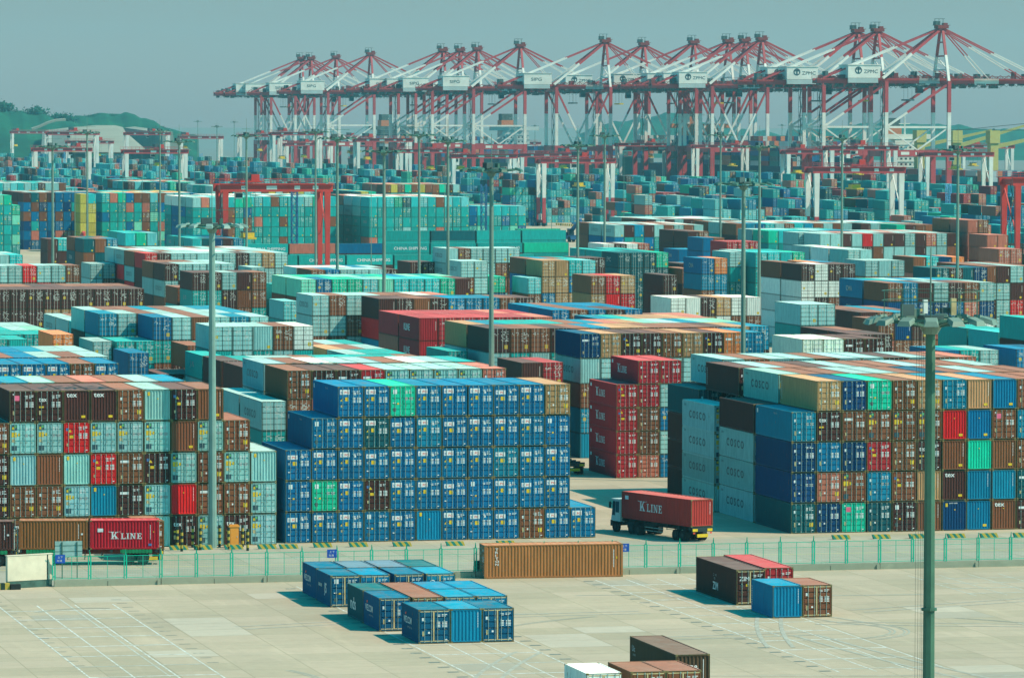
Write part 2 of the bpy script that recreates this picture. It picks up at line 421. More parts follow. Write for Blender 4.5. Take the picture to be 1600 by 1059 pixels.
def body_mesh(kind, side):
    L, H = KIND[kind]; mb = MB(); w = CW/2
    for sx in (-1, 1):
        for y0, y1 in ((0, .16), (L-.16, L)):
            mb.box(min(sx*w, sx*(w-.13)), y0, .12, max(sx*w, sx*(w-.13)), y1, H-.12, 'paint')
            for z0, z1 in ((0, .12), (H-.12, H)):
                e = .004
                mb.box(min(sx*(w+e), sx*(w-.17)), y0-e if y0 == 0 else y0, z0, max(sx*(w+e), sx*(w-.17)), y1 if y0 == 0 else y1+e, z1, 'casting')
        mb.box(min(sx*w, sx*(w-.09)), .17, 0.03, max(sx*w, sx*(w-.09)), L-.17, .17, 'paint')
        mb.box(min(sx*w, sx*(w-.08)), .17, H-.09, max(sx*w, sx*(w-.08)), L-.17, H-.004, 'paint')
        n = 42 if L > 7 else 21
        pr = ribs(n, .16, L-.16, .04); x = sx*(w-.012)
        vs = []; fs = []
        for y, d in pr: vs += [(x-sx*d, y, .17), (x-sx*d, y, H-.09)]
        for i in range(len(pr)-1):
            q = (2*i, 2*i+2, 2*i+3, 2*i+1); fs.append(q if sx > 0 else q[::-1])
        mb.add(vs, fs, 'paint')
    for y0, y1 in ((0, .14), (L-.14, L)):
        mb.box(-w+.17, y0, .03, w-.17, y1, .16, 'paint'); mb.box(-w+.17, y0, H-.12, w-.17, y1, H-.006, 'paint')
    for sx in (-1, 1): mb.box(min(sx*(w+.002), sx*(w-.055)), -.005, .125, max(sx*(w+.002), sx*(w-.055)), -.001, H-.125, 'edge_dark')  # dark gap between neighbouring boxes, painted as strips on the front frame
    mb.box(-w+.18, -.005, H-.06, w-.18, -.001, H-.008, 'edge_dark'); mb.box(-w+.18, -.005, .035, w-.18, -.001, .085, 'edge_dark')
    # roof, slightly sunk, with cross ribs; floor; back wall
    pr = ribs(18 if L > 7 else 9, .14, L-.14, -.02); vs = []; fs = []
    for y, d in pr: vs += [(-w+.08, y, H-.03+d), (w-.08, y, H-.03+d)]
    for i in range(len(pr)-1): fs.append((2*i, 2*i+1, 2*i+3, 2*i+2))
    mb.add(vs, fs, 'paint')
    mb.quad((-w+.09, .14, .1), (-w+.09, L-.14, .1), (w-.09, L-.14, .1), (w-.09, .14, .1), 'gasket')
    mb.quad((w-.13, L-.05, .16), (-w+.13, L-.05, .16), (-w+.13, L-.05, H-.12), (w-.13, L-.05, H-.12), 'paint')
    # left long side lettering (reads from the far end towards the doors), x = -w
    X = -w-.006; ux = (0, -1, 0); uz = (0, 0, 1)
    if side == 'cosco':
        mb.text('C O S C O', (X, L*.78, H*.40), ux, uz, H*.27, 'decal_dark', 1.25, True)
        mb.text('CBHU', (X, L*.94, H*.80), ux, uz, .22, 'decal_dark')
    elif side == 'kline':
        serif(mb, (X, L*.74, H*.36), ux, uz, H*.36, 'decal_white'); mb.box(X, L*.90, H*.72, X+.004, L*.95, H*.86, 'decal_white')
    elif side == 'maersk': mb.text('MAERSK', (X, L*.80, H*.34), ux, uz, H*.3, 'decal_dark', 1.25, True)
    elif side == 'nds': mb.text('nds', (X, L*.80, H*.28), ux, uz, H*.38, 'decal_white', 1.15, True)
    elif side == 'js': mb.text('JS', (X, L*.45, H*.28), ux, uz, H*.42, 'decal_white', 1.1, True); mb.box(X, L*.6, H*.52, X+.004, L*.85, H*.62, 'decal_side')
    elif side == 'web':
        mb.text('WE2.COM', (X, L*.88, H*.46), ux, uz, H*.2, 'decal_white', .88, True); mb.text('container lines', (X, L*.66, H*.33), ux, uz, H*.075, 'decal_side', 1.0)
        mb.quad((X, L*.80, H*.70), (X, L*.74, H*.70), (X, L*.72, H*.78), (X, L*.79, H*.76), 'decal_red')
    elif side == 'zim':
        mb.text('ZIM', (X, L*.58, H*.24), ux, uz, H*.22, 'decal_white', 1.1, True); mb.text('C  WI', (X, L*.57, H*.62), ux, uz, H*.07, 'decal_side', 1.4); mb.text('MU', (X, L*.55, H*.52), ux, uz, H*.07, 'decal_side')
    elif side == 'tiphook': mb.text('PIL', (X, L*.6, H*.4), ux, uz, H*.28, 'decal_side', 1.3, True)
    elif side == 'ck': mb.text('Uic', (X, L*.95, H*.66), ux, uz, .42, 'decal_side', 1.1, True); mb.text('LEASING', (X, L*.93, H*.56), ux, uz, .14, 'decal_side')
    elif side == 'small': mb.text('TGHU 4521', (X, L*.5, H*.82), ux, uz, .18, 'decal_side'); mb.box(X, L*.93, H*.76, X+.004, L*.965, H*.9, 'decal_white')
    elif side == 'vert':
        for i in range(9): mb.box(X, L*.955, H*(.2+.07*i), X+.004, L*.955+.12, H*(.245+.07*i), 'decal_white')
    # right long side as seen by a box lying across the view: reads along +y
    X2 = w+.006; ux2 = (0, 1, 0)
    if side == 'triton':
        for i, ch in enumerate('TRITON'): mb.text(ch, (X2, .95, H*(.84-.09*i)), ux2, uz, .2, 'decal_white', 1.6, True)
        for i in range(12): mb.box(X2-.004, L-.86, H*(.3+.045*i), X2, L-.78, H*(.33+.045*i), 'decal_white')
        mb.box(X2-.004, L-.6, H*.55, X2, L-.5, H*.62, 'decal_yellow')
    if side == 'klined':
        serif(mb, (X2, L*.30, H*.36), ux2, uz, H*.25, 'decal_white'); mb.box(X2-.004, L*.11, H*.60, X2, L*.19, H*.72, 'decal_white')
        for i in range(10): mb.box(X2-.004, L*.875, H*(.35+.05*i), X2, L*.885, H*(.385+.05*i), 'decal_white')
        mb.box(X2-.004, L*.85, H*.12, X2, L*.90, H*.2, 'decal_blue')
        mb.box(X2-.004, L*.92, H*.58, X2, L*.935, H*.62, 'decal_yellow')
    if side == 'marksr':
        for i in range(10): mb.box(X2-.004, L*.86, H*(.38+.05*i), X2, L*.87, H*(.415+.05*i), 'decal_white')
        mb.box(X2-.004, L*.90, H*.5, X2, L*.93, H*.56, 'decal_white')
    return mb.mesh('body')
def leaf_mesh(H, lr, dec, fg):
    """one door leaf; lr -1 left, 1 right; x measured from the container centre"""
    mb = MB(); w = CW/2; x0, x1 = (-w+.13, -.012) if lr < 0 else (.012, w-.13); z0, z1 = .165, H-.125
    mb.box(x0, .078, z0, x1, .10, z1, 'paint')
    n = 5; st = (z1-z0)/n
    for i in range(n):
        a = z0+i*st+.06; b_ = z0+(i+1)*st-.06
        mb.box(x0+.05, .012, a, x1-.05, .075, b_, 'paint')
    F_ = .006
    def bx(u0, v0, u1, v1, m): mb.box(x0+(x1-x0)*u0, F_, z0+(z1-z0)*v0, x0+(x1-x0)*u1, .013, z0+(z1-z0)*v1, m)
    ux = (1, 0, 0); uz = (0, 0, 1)
    def tx(t, u, v, s, m, sx=1.0): mb.text(t, (x0+(x1-x0)*u, F_, z0+(z1-z0)*v), ux, uz, s, m, sx, True)
    r = random.Random(dec+str(lr))
    if fg:  # cream bars paint in the sunlit highlight of header, sill and centre bar
        xx = -.012 if lr < 0 else .012
        if lr < 0: mb.box(x1-.10, -.02, z0, x1+.005, .012, z1, 'cream')
        mb.box(x0, .0, z0-.01, x1, .049, z0+.06, 'cream'); mb.box(x0, .0, z1-.07, x1, .049, z1+.005, 'cream')
    if lr < 0:
        if dec == 'sipg':
            bx(.06, .76, .90, .93, 'decal_white'); F_ = .002; tx('SI', .12, .79, .22, 'decal_blue', 1.2); tx('PG', .46, .79, .22, 'decal_red', 1.2); F_ = .006
            bx(.52, .52, .82, .66, 'decal_yellow'); mb.add([(x0+.1, F_, z0+.52*(z1-z0)), (x0+.32, F_, z0+.52*(z1-z0)), (x0+.21, F_, z0+.60*(z1-z0))], [(0, 1, 2)], 'decal_yellow'); bx(.14, .30, .28, .38, 'cream')
        elif dec == 'sipg2':
            bx(.06, .70, .92, .85, 'decal_white'); F_ = .002; tx('SI', .12, .73, .2, 'decal_blue', 1.2); tx('PG', .46, .73, .2, 'decal_red', 1.2); F_ = .006
            bx(.50, .48, .86, .62, 'decal_yellow'); bx(.12, .50, .26, .58, 'decal_side'); bx(.1, .22, .3, .26, 'decal_white')
        elif dec == 'cosco':
            bx(.05, .78, .52, .97, 'decal_dark'); F_ = .002; bx(.10, .81, .30, .90, 'decal_yellow'); bx(.24, .87, .46, .95, 'decal_green'); F_ = .006
            bx(.05, .54, .48, .71, 'decal_yellow'); bx(.60, .57, .78, .68, 'decal_yellow'); bx(.08, .36, .34, .48, 'cream'); bx(.05, .06, .50, .24, 'decal_dark')
        elif dec == 'tex': tx('tex', .08, .66, .36, 'decal_white', .95); bx(.1, .44, .5, .50, 'decal_yellow'); bx(.1, .2, .26, .34, 'cream')
        elif dec == 'square': bx(.15, .76, .48, .92, 'decal_white'); bx(.5, .38, .66, .44, 'decal_yellow'); bx(.12, .42, .35, .45, 'decal_white'); bx(.15, .12, .4, .26, 'machinery')
        elif dec == 'pink': bx(.25, .70, .72, .88, 'decal_pink'); bx(.15, .9, .25, .95, 'decal_white'); bx(.15, .2, .3, .34, 'cream')
        elif dec == 'zim': tx('ZIM', .1, .70, .34, 'decal_white', 1.1); bx(.62, .52, .78, .6, 'decal_yellow'); bx(.2, .5, .4, .58, 'decal_dark')
        elif dec == 'maersk': tx('MAERSK', .1, .70, .30, 'decal_dark', .9)
        elif dec == 'circle':
            cx, cz, R_ = x0+.38*(x1-x0), z0+.72*(z1-z0), .26
            vs = [(cx+R_*k*math.cos(t*math.pi/8), F_, cz+R_*k*math.sin(t*math.pi/8)) for k in (.72, 1) for t in range(16)]
            mb.add(vs, [(t, (t+1) % 16, 16+(t+1) % 16, 16+t) for t in range(16)], 'decal_white'); tx('n', .30, .66, .24, 'decal_white')
            bx(.15, .12, .6, .2, 'decal_yellow')
        elif dec == 'hred': tx('H', .35, .55, .6, 'decal_red', 1.1); bx(.35, .82, .7, .9, 'decal_blue')
        elif dec == 'tri': mb.add([(x0+.3, F_, z0+1.8), (x0+.62, F_, z0+1.8), (x0+.46, F_, z0+2.08)], [(0, 1, 2)], 'decal_yellow'); bx(.1, .74, .34, .84, 'decal_blue'); bx(.4, .48, .75, .58, 'decal_yellow'); bx(.15, .2, .3, .3, 'cream')
        elif dec == 'word': bx(.1, .70, .85, .79, 'decal_white'); bx(.15, .14, .3, .26, 'cream')
        elif dec == 'label': bx(.12, .68, .30, .78, 'decal_white'); bx(.15, .18, .32, .34, 'cream'); bx(.55, .26, .68, .32, 'decal_white')
        else: bx(.15, .18, .32, .32, 'cream'); bx(.6, .12, .7, .16, 'decal_white')
    else:
        for i in range(r.choice((2, 3))): bx(.12+r.random()*.1, .86-.045*i, .4, .882-.045*i, 'decal_white'); bx(.52, .87-.045*i, .9-r.random()*.2, .893-.045*i, 'decal_white')
        if 'm' in dec:
            for i in range(4): bx(.15, .62-.05*i, .4, .65-.05*i, 'decal_white'); bx(.55, .62-.05*i, .9, .65-.05*i, 'decal_white')
        else:
            for i in range(2): bx(.15, .60-.06*i, .42, .64-.06*i, 'decal_side'); bx(.55, .60-.06*i, .88, .64-.06*i, 'decal_side')
        if 'y' in dec: bx(.55, .18, .88, .33, 'decal_yellow')
        if 'w' in dec: bx(.3, .74, .44, .82, 'decal_white')
        bx(.76, .04, .9, .07, 'decal_white')
    return mb.mesh('door')
def rod_mesh(H, fg):
    mb = MB(); mb.cyl((0, -.02, .10), (0, -.02, H-.07), .018, .018, 5, 'rod')
    mb.box(-.04, -.03, .12, .04, .03, .20, 'rod'); mb.box(-.04, -.03, H-.16, .04, .03, H-.09, 'rod')
    mb.box(0, -.04, 1.06, .16, -.02, 1.09, 'casting'); mb.box(-.05, -.03, 1.7, .05, .02, 1.76, 'rod')
    return mb.mesh('locking_rod')
def endwall_mesh(H, dec):
    mb = MB(); w = CW/2; pr = ribs(8, -w+.13, w-.13, .05); vs = []; fs = []
    for x, d in pr: vs += [(x, .02+d, .16), (x, .02+d, H-.12)]
    for i in range(len(pr)-1): fs.append((2*i, 2*i+2, 2*i+3, 2*i+1))
    mb.add(vs, fs, 'paint'); y = .012
    def bx(u0, v0, u1, v1, m): mb.box(-w+CW*u0, y, H*v0, -w+CW*u1, y+.008, H*v1, m)
    def tx(t, u, v, s, m, sx=1.0): mb.text(t, (-w+CW*u, y, H*v), (1, 0, 0), (0, 0, 1), s, m, sx, True)
    if 'y' in dec: bx(.68, .12, .83, .2, 'decal_yellow')
    if 't' in dec: tx('tex', .12, .78, .38, 'decal_white', 1.15)
    if 'v' in dec:
        for i in range(9): bx(.855, .45+.05*i, .875, .48+.05*i, 'decal_white')
    if 'c' in dec: bx(.13, .80, .22, .92, 'decal_yellow'); bx(.5, .68, .54, .72, 'decal_yellow')
    if 'n' in dec: bx(.47, .70, .51, .73, 'decal_yellow')
    if 'l' in dec: tx('LIGHT LEASE', .28, .90, .11, 'decal_white')
    if 'C' in dec: tx('C&', .36, .60, .42, 'decal_white'); bx(.80, .42, .82, .88, 'decal_white')
    return mb.mesh('end_wall')
used_labels = {}
def container(x, y, z, kind='40h', col='B', front='D:label:m', side='', rz=0.0, label='', group=None, fg=False, name='shipping_container', gapx=0.0, jit=.12):
    """x,y = left front corner of the door end; returns the Empty"""
    L, H = KIND[kind]
    c = PAL[col] if isinstance(col, str) else col
    k = 1+rnd.uniform(-jit, jit); c = tuple(max(0, min(1, q*k*(1+rnd.uniform(-.05, .05)))) for q in c)
    cx = x + math.cos(rz)*CW/2; cy = y + math.sin(rz)*CW/2
    if label in used_labels: print('DUP LABEL', label)
    used_labels[label] = 1
    e = empty(name, (cx, cy, z), rz, label, 'container', group)
    hk = round(H, 2)
    link('body', cache(('b', kind, side), lambda: body_mesh(kind, side)), e, color=c)
    p = front.split(':')
    if p[0] == 'D':
        for lr, d in ((-1, p[1]), (1, p[2])):
            dr = link('door', cache(('l', hk, lr, d, fg), lambda: leaf_mesh(H, lr, d, fg)), e, color=c)
            w = CW/2
            for u in (.30, .78) if lr < 0 else (.22, .70):
                x0, x1 = (-w+.13, 0) if lr < 0 else (0, w-.13)
                link('locking_rod', cache(('r', hk, fg), lambda: rod_mesh(H, fg)), dr, (x0+(x1-x0)*u, 0, 0))
    else:
        link('end_wall', cache(('e', hk, p[1]), lambda: endwall_mesh(H, p[1])), e, color=c)
    return e
ORD = ['bottom', 'second', 'third', 'fourth', 'fifth', 'sixth']
NTH = ['first', 'second', 'third', 'fourth', 'fifth', 'sixth', 'seventh', 'eighth', 'ninth', 'tenth', 'eleventh', 'twelfth', 'thirteenth']
def nth(k): return 'leftmost' if k == 0 else NTH[k]
def lay(colr, front, tier, colm, where):
    how = 'with doors' if front[0] == 'D' else 'with ribbed end'
    t = 'on the ground' if tier == 0 else ORD[tier]+' tier'
    return f'{CNAME[colr]} container {how}, {t}, {nth(colm)} column, {where}'
def auto_front(c, r):
    if c == 'G': return r.choice(['D:cosco:n', 'D:cosco:n', 'D:cosco:n', 'E:c'])
    if c in 'Kk': return r.choice(['D:label:my', 'D:tri:my', 'D:tex:m', 'D:word:m', 'D:label:my', 'E:y'])
    if c == 'E': return 'D:square:n'
    if c == 'B': return 'D:sipg:mw'
    if c == 'R': return r.choice(['D:tri:m', 'E:v'])
    return r.choice(['D:label:n', 'D:label:m', 'D:word:n'])
PX = 2.495; PZ = 2.925

# ------------------------------------------------------------------ ground, road, water
QA = on_z(1484, 0+hor(1484)+40.0)  # placeholder, replaced below by the quay line
def crane_spot(px, py, hz=85.9):
    Dd = (hz-CH)*F/(hor(px)-py); return at_depth(px, py, Dd)
APEX = [(471,87,'B'),(486,87,'B'),(525,85,'B'),(579,80,'A'),(692,74,'A'),(719,74,'A'),(746,72,'A'),(813,67,'A'),(946,60,'B'),(1006,65,'B'),
        (1084,62,'B'),(1138,60,'B'),(1164,59,'B'),(1190,57,'B'),(1340,44,'A'),(1371,43,'A'),(1471,38,'A')]
SP = [crane_spot(a, b_) for a, b_, _ in APEX]
ys = np.array([p.y for p in SP]); xs = np.array([p.x for p in SP])
QK, QB = np.polyfit(ys, xs, 1)                                        # quay line x = QK*y + QB
def quay_x(y): return QK*y+QB
mb = MB()
y0, y1 = -50, 7000
mb.quad((-4000, y0, 0), (quay_x(y0)+8, y0, 0), (quay_x(y1)+8, y1, 0), (-4000, y1, 0), 'concrete_yard'); struct('ground', mb)
mb = MB(); mb.quad((-20000, -200, -5), (20000, -200, -5), (20000, 40000, -5), (-20000, 40000, -5), 'water'); struct('water', mb)
mb = MB(); mb.quad((quay_x(y0)+8.01, y0, -5.5), (quay_x(y1)+8.01, y1, -5.5), (quay_x(y1)+8.01, y1, -.01), (quay_x(y0)+8.01, y0, -.01), 'barrier_concrete'); struct('quay_edge', mb)
FY0 = on_z(84.5, 916.5); FY1 = on_z(1600, 884)                         # foot of the barrier line
def fence_y(x): return FY0.y + (x-FY0.x)*(FY1.y-FY0.y)/(FY1.x-FY0.x)
mb = MB(); mb.quad((-60, fence_y(-60)+.5, .004), (320, fence_y(320)+.5, .004), (320, 430.2, .004), (-60, 430.2, .004), 'concrete_road'); struct('road', mb)
def strip(mb, x0, y0, x1, y1, w, z, m):
    p = Vector((x0, y0, z)); q = Vector((x1, y1, z)); d = (q-p).normalized(); n = Vector((-d.y, d.x, 0))*w/2
    mb.quad(p-n, p+n, q+n, q-n, m) if False else mb.quad(p+n, p-n, q-n, q+n, m)
mb = MB()
# road: long yellow and white lines, dashes
strip(mb, -40, 429.3, 300, 429.3, .16, .009, 'line_yellow')
strip(mb, -40, 423.5, 300, 423.5, .14, .009, 'line_white')
for i in range(34): strip(mb, -40+i*10, 418.6, -36+i*10, 418.4, .15, .009, 'line_white')
strip(mb, -40, 412.4, 300, 410.8, .18, .009, 'line_yellow')
for i in range(34): strip(mb, -37+i*10, 405.9, -33+i*10, 405.7, .15, .009, 'line_white')
struct('road_markings', mb)
# painted slots in the foreground yard
mb = MB(); md = MB()
def slot_lines(px, py, ncols, pitch, ylo, yhi, m, step=6.6, cross=True, dashes=0):
    p = on_z(px, py)
    for k in range(ncols): strip(mb, p.x+k*pitch, ylo, p.x+k*pitch, yhi, .13, .006, m)
    if cross:
        y = ylo+2
        while y < yhi:
            strip(mb, p.x, y, p.x+(ncols-1)*pitch, y, .32, .010, m if rnd.random() < .6 else 'line_faint'); y += step
    if dashes:
        y = ylo+1
        while y < yhi:
            for k in ([0, ncols-1] if dashes == 2 else [0]):
                xx = p.x+k*pitch; strip(md, xx+.35-(1.6 if k == 0 else 0), y, xx+1.2-(1.6 if k == 0 else 0), y, .55, .007, 'mark_dark')
            y += 3.1
slot_lines(216, 969.5, 4, -3.1, 322, 381, 'line_white', 6.6, True, 0)
slot_lines(100, 940, 1, 3, 330, 386, 'line_faint')
p = on_z(216, 969.5); y = 338
while y < 386: strip(md, p.x+.4, y, p.x+1.25, y, .24, .007, 'mark_dark'); strip(md, p.x-9.4, y, p.x-8.6, y, .24, .007, 'mark_dark'); y += 3.1
slot_lines(654.2-14, 1005.5, 4, 2.75, 318, 392, 'line_white', 6.4, True, 2)
slot_lines(960, 917, 4, 2.75, 322, 392, 'line_white', 6.3, True, 1)
slot_lines(1440, 905, 5, 2.75, 372, 390, 'line_faint', 4.2)
struct('yard_markings', mb); struct('yard_marks', md)
mb = MB()
def arc(px, py, r, a0, a1, n=26):
    c = on_z(px, py)
    for off in (0, .35):
        pts = [(c.x+(r+off)*math.cos(a0+(a1-a0)*i/n), c.y+(r+off)*math.sin(a0+(a1-a0)*i/n)) for i in range(n+1)]
        for a, b_ in zip(pts, pts[1:]): strip(mb, *a, *b_, .16, .012, 'skid')
arc(1260, 985, 6.5, -1.2, .9); arc(1260, 985, 7.6, -1.1, .8)
arc(60, 1075, 20, -.2, .35); arc(150, 960, 5, 1.2, 2.6); arc(1330, 1015, 30, 2.0, 2.5);  arc(1180, 1030, 34, .4, .8)
struct('tyre_marks', mb)
mb = MB()
for (px, py, L_, s) in ((700, 960, 8, .5), (1290, 930, 9, .4), (900, 930, 14, .3)):
    p = on_z(px, py); strip(mb, p.x, p.y, p.x+L_, p.y-1, s, .014, 'skid')
struct('oil_streaks', mb)
mb = MB(); q = random.Random(21); SLABS = set()
for i in range(46):
    x, y = q.uniform(40, 190), q.uniform(300, 392); x = math.floor(x/5)*5+.06; y = math.floor(y/4.5)*4.5+.06
    if (x, y) in SLABS: continue
    SLABS.add((x, y)); w = 5-.12; l = 4.5-.12; mb.quad((x, y, .003), (x+w, y, .003), (x+w, y+l, .003), (x, y+l, .003), q.choice(('slab_dark', 'slab_light')))
struct('repaired_slabs', mb)
mb = MB()
for i in range(16):
    x, y = q.uniform(60, 170), q.uniform(310, 380); a = q.uniform(-.35, .35)+(math.pi/2 if q.random() < .3 else 0); L_ = q.uniform(12, 40); bend = q.uniform(-.02, .02)
    for off in (0, 1.9):
        px_, py_, aa = x-math.sin(a)*off, y+math.cos(a)*off, a
        for k in range(14):
            nx_, ny_ = px_+math.cos(aa)*L_/14, py_+math.sin(aa)*L_/14; strip(mb, px_, py_, nx_, ny_, .34, .013+.0002*i+.0001*(off > 0), 'track_faint'); px_, py_ = nx_, ny_; aa += bend
struct('tyre_tracks', mb)

# ------------------------------------------------------------------ the three near stacks
def stack(name_where, X0, Y0, rows, group, pitch=PX, zt=PZ, kind='40h', sides=None, col0=0, backc=False):
    """rows: bottom to top; each row is (first column, [colour or colour:front])"""
    for t, (c0, cells) in enumerate(rows):
        for j, cell in enumerate(cells):
            if not cell: continue
            c, _, fr = cell.partition('/')
            fr = fr or auto_front(c, random.Random(t*31+j*7))
            fr = fr.replace(':sipg:', rnd.choice([':sipg:', ':sipg:', ':sipg2:']))
            if fr[0] == 'D': a_, b_, c_ = fr.split(':'); fr = a_+':'+b_+':'+(c_+rnd.choice(['', 'a', 'b', 'c']) if 'y' not in c_ else c_+rnd.choice(['', 'a']))
            sd_ = (sides or {}).get((t, c0+j), 'vert' if (c0+j) == col0 else '')
            container(X0+(c0+j)*pitch+rnd.uniform(-.02, .02), Y0+rnd.uniform(-.05, .05), t*zt, kind, c, fr, sd_, 0,
                      lay(c, fr, t, c0+j-col0, name_where), group)
LX, BX, RX, FY = 56.1, 82.05, 131.25, 431.6
K1 = 'D:label:my'; TE = 'D:tex:m'; ET = 'E:ty'; EY = 'E:yv'
stack('mixed left stack', LX, FY, [
    (-1, ['k', 'K', 'G', 'k/'+K1, 'K/'+K1, 'k/D:label:m', 'G/E:c', 'k/'+TE, 'G', 'k/'+TE, 'G']),
    (-1, ['k/'+K1, 'K/'+K1, 'K/'+K1, 'G', 'C/E:c', 'k/D:word:m', 'G', 'R/E:nv', 'K/D:word:m', 'K/'+K1, 'G']),
    (-1, ['k/'+K1, 'G/E:c', 'K/E:v', 'G/E:c', 'R/D:tri:m', 'K/D:word:m', 'k/D:tri:m', 'G', 'K/'+K1, 'G', 'G']),
    (-1, ['K/'+K1, 'G', 'G', 'R/D:tri:m', 'G', 'G', 'G', 'K/'+EY, 'G', 'K/'+K1]),
    (0, ['k/D:pink:m', 'k/'+TE, 'k/'+ET, 'k/'+ET, 'K/'+K1, 'G', 'k/D:tri:m', 'K/'+EY])], 'containers stacked at the left of the road', col0=-1, sides={(4, 0): 'vert'})
B, W2 = 'B/D:sipg:mw', 'B/D:sipg:m'
stack('blue stack', BX, FY+1.0, [
    (0, [B, W2, B, 'B/D:square:m', B, 'U/E:c', B, B, W2, 'K/'+K1, B, B]),
    (0, ['B/D:square:m', 'E', W2, 'k/D:tri:m', B, W2, B, 'B/D:square:m', B, W2, B]),
    (0, [B, W2, B, W2, B, B, W2, B, 'C/D:sipg:m', B, B]),
    (1, ['B/D:square:n', B, 'D/D:sipg:m', B, 'C/D:sipg:mw', W2, B, B, W2, 'B/D:square:m']),
    (2, [B, W2, 'E', B, W2, B, B, W2, 'A/'+K1])], 'containers of the blue stack by the road', sides={(4, 2): 'small', (3, 1): 'small'})
RP = 2.53
stack('right stack', RX, FY+.8, [
    (0, ['D/D:label:my', 'N/D:label:m', 'E/D:pink:m', 'D/D:label:m', 'k/D:square:m', 'K/E:v', 'N/E:lc', 'U/E:yn', 'K/E:tn', 'k/D:word:my', 'K']),
    (0, ['N/D:label:n', 'P/'+K1, 'K/D:cosco:n', 'C/D:label:n', 'K/D:tri:m', 'A/E:v', 'k/'+ET, 'U/E:v', 'C/E:v', 'D', 'K']),
    (0, ['N/D:label:m', 'B/D:label:m', 'N/D:label:m', 'L/D:tri:m', 'K/'+K1, 'k/'+TE, 'K/'+EY, 'E/E:n', 'K/'+EY, 'K/D:label:m', 'G']),
    (0, ['C/D:label:n', 'k/'+TE, 'K/D:word:m', 'K/D:cosco:m', 'K/D:cosco:n', 'K/D:cosco:m', 'R/E:yn', 'B/E:yn', 'K/D:pink:m', 'C', 'K']),
    (1, ['A/'+K1, 'N/D:label:m', 'E', 'K/'+K1, 'A/'+K1, 'C/D:label:m', 'A/'+EY, 'B/E:y', 'K/D:label:mw', 'K'])], 'containers of the right stack by the road', pitch=RP, sides={(3, 0): 'small', (2, 0): '', (1, 0): '', (0, 0): '', (4, 1): 'vert'})
G2 = 'containers stacked behind the right stack'
def bay(where, X0, Y0, tops, cols, group, zt=PZ, pitch=RP, kind='40h', zoff=0.0):
    """tops: list of top-tier colours; cols: {column: [bottom..top colours]} for columns shown in full"""
    for j, c in enumerate(tops):
        if c and j not in cols:
            fr = auto_front(c, random.Random(j*7+3))
            container(X0+j*pitch, Y0, 4*zt+zoff, kind, c, fr, 'cosco' if c == 'G' else 'vert', 0, lay(c, fr, 4, j, where), group)
            STUFF.append((X0+j*pitch, Y0, 0, kind, c, 4, zt))
    for j, cs in cols.items():
        for t, c in enumerate(cs):
            fr = auto_front(c, random.Random(j*7+t))
            container(X0+j*pitch, Y0, t*zt, kind, c, fr, 'cosco' if c == 'G' else '', 0, lay(c, fr, t, j, where), group)
STUFF = []
bay('bay behind right stack', RX, FY+13.7, [None, 'G', 'K', 'K', 'G', 'G', 'K', 'N', 'K', 'G', 'K', 'K'], {0: 'GGGk'}, G2)
bay('third bay of right stack', RX-.3, FY+26.6, [None, 'k', 'G', 'K', 'k', 'G', 'K', 'K', 'G', 'K', 'K', 'G'], {0: 'GGGG'}, G2, zt=2.62, zoff=1.2)
bay('farthest bay of right stack', RX+1.6, FY+39.2, [None, 'G', 'K', 'G', 'G', 'K', 'G', 'G', 'k', 'G', 'K', 'P'], {0: 'kkkD'}, G2, zoff=.2)
# second bay of the left stack: only its roofs show
for j, c in enumerate('UCGKPKGC'):
    fr = auto_front(c, rnd); container(LX+j*PX-1.2, FY+14.0, 4*PZ, '40h', c, fr, '', 0, lay(c, fr, 4, j, 'behind mixed left stack'), 'containers stacked at the left of the road')
    STUFF.append((LX+j*PX-1.2, FY+14.0, 0, '40h', c, 4, PZ))
# crimson stack beside the gap
kp = on_z(963, 747)
for t in range(4): container(kp.x, kp.y, t*2.6, '40', 'L', 'D:tri:m' if t > 1 else 'D:label:m', 'kline', 0, lay('L', 'D', t, 0, 'crimson stack'), 'crimson containers beside the gap')
for t, c in enumerate('PKKLL'): container(kp.x+2.5, kp.y, t*2.6, '40', c, 'D:label:m', 'kline' if t == 4 else '', 0, lay(c, 'D', t, 1, 'crimson stack'), 'crimson containers beside the gap')
container(kp.x+5.0, kp.y, 4*2.6, '40', 'L', 'D:label:m', '', 0, lay('L', 'D', 4, 2, 'crimson stack'), 'crimson containers beside the gap')
STUFF.append((kp.x+5.0, kp.y, 0, '40', 'K', 4, 2.6))

# ------------------------------------------------------------------ loose containers in the foreground yard
GF = 'loose containers standing in the foreground yard'
p = on_z(516.8, 948.5); q = 2.47
def loose(x, y, c, fr, side, label, kind='20', fg=True): return container(x, y, 0, kind, c, fr, side, 0, label, GF, fg, jit=.05)
FB = (.0005, .088, .19); PAL['F'] = FB; CNAME['F'] = 'blue'
loose(p.x, p.y, 'F', 'D:square:n', 'js', 'blue container with JS on its side, front left of the far yard group')
loose(p.x+q, p.y, 'U', 'D:label:m', '', 'bright blue roofed container, second in the front row of the far yard group')
loose(p.x+2*q+.35, p.y, 'F', 'D:label:m', '', 'slate blue roofed container, third in the front row of the far yard group')
loose(p.x+3*q+.5, p.y, 'C', 'D:circle:m', '', 'light blue container with a white ring emblem on its door')
loose(p.x+.1, p.y+6.5, 'F', 'D:label:m', 'web', 'blue container behind the one with JS on its side')
loose(p.x+.25+q, p.y+6.5, 'S', 'D:label:m', '', 'grey tan roofed container, second in the back row of the far yard group')
loose(p.x+2*q+.4, p.y+6.5, 'S', 'D:label:m', '', 'slate roofed container, third in the back row of the far yard group')
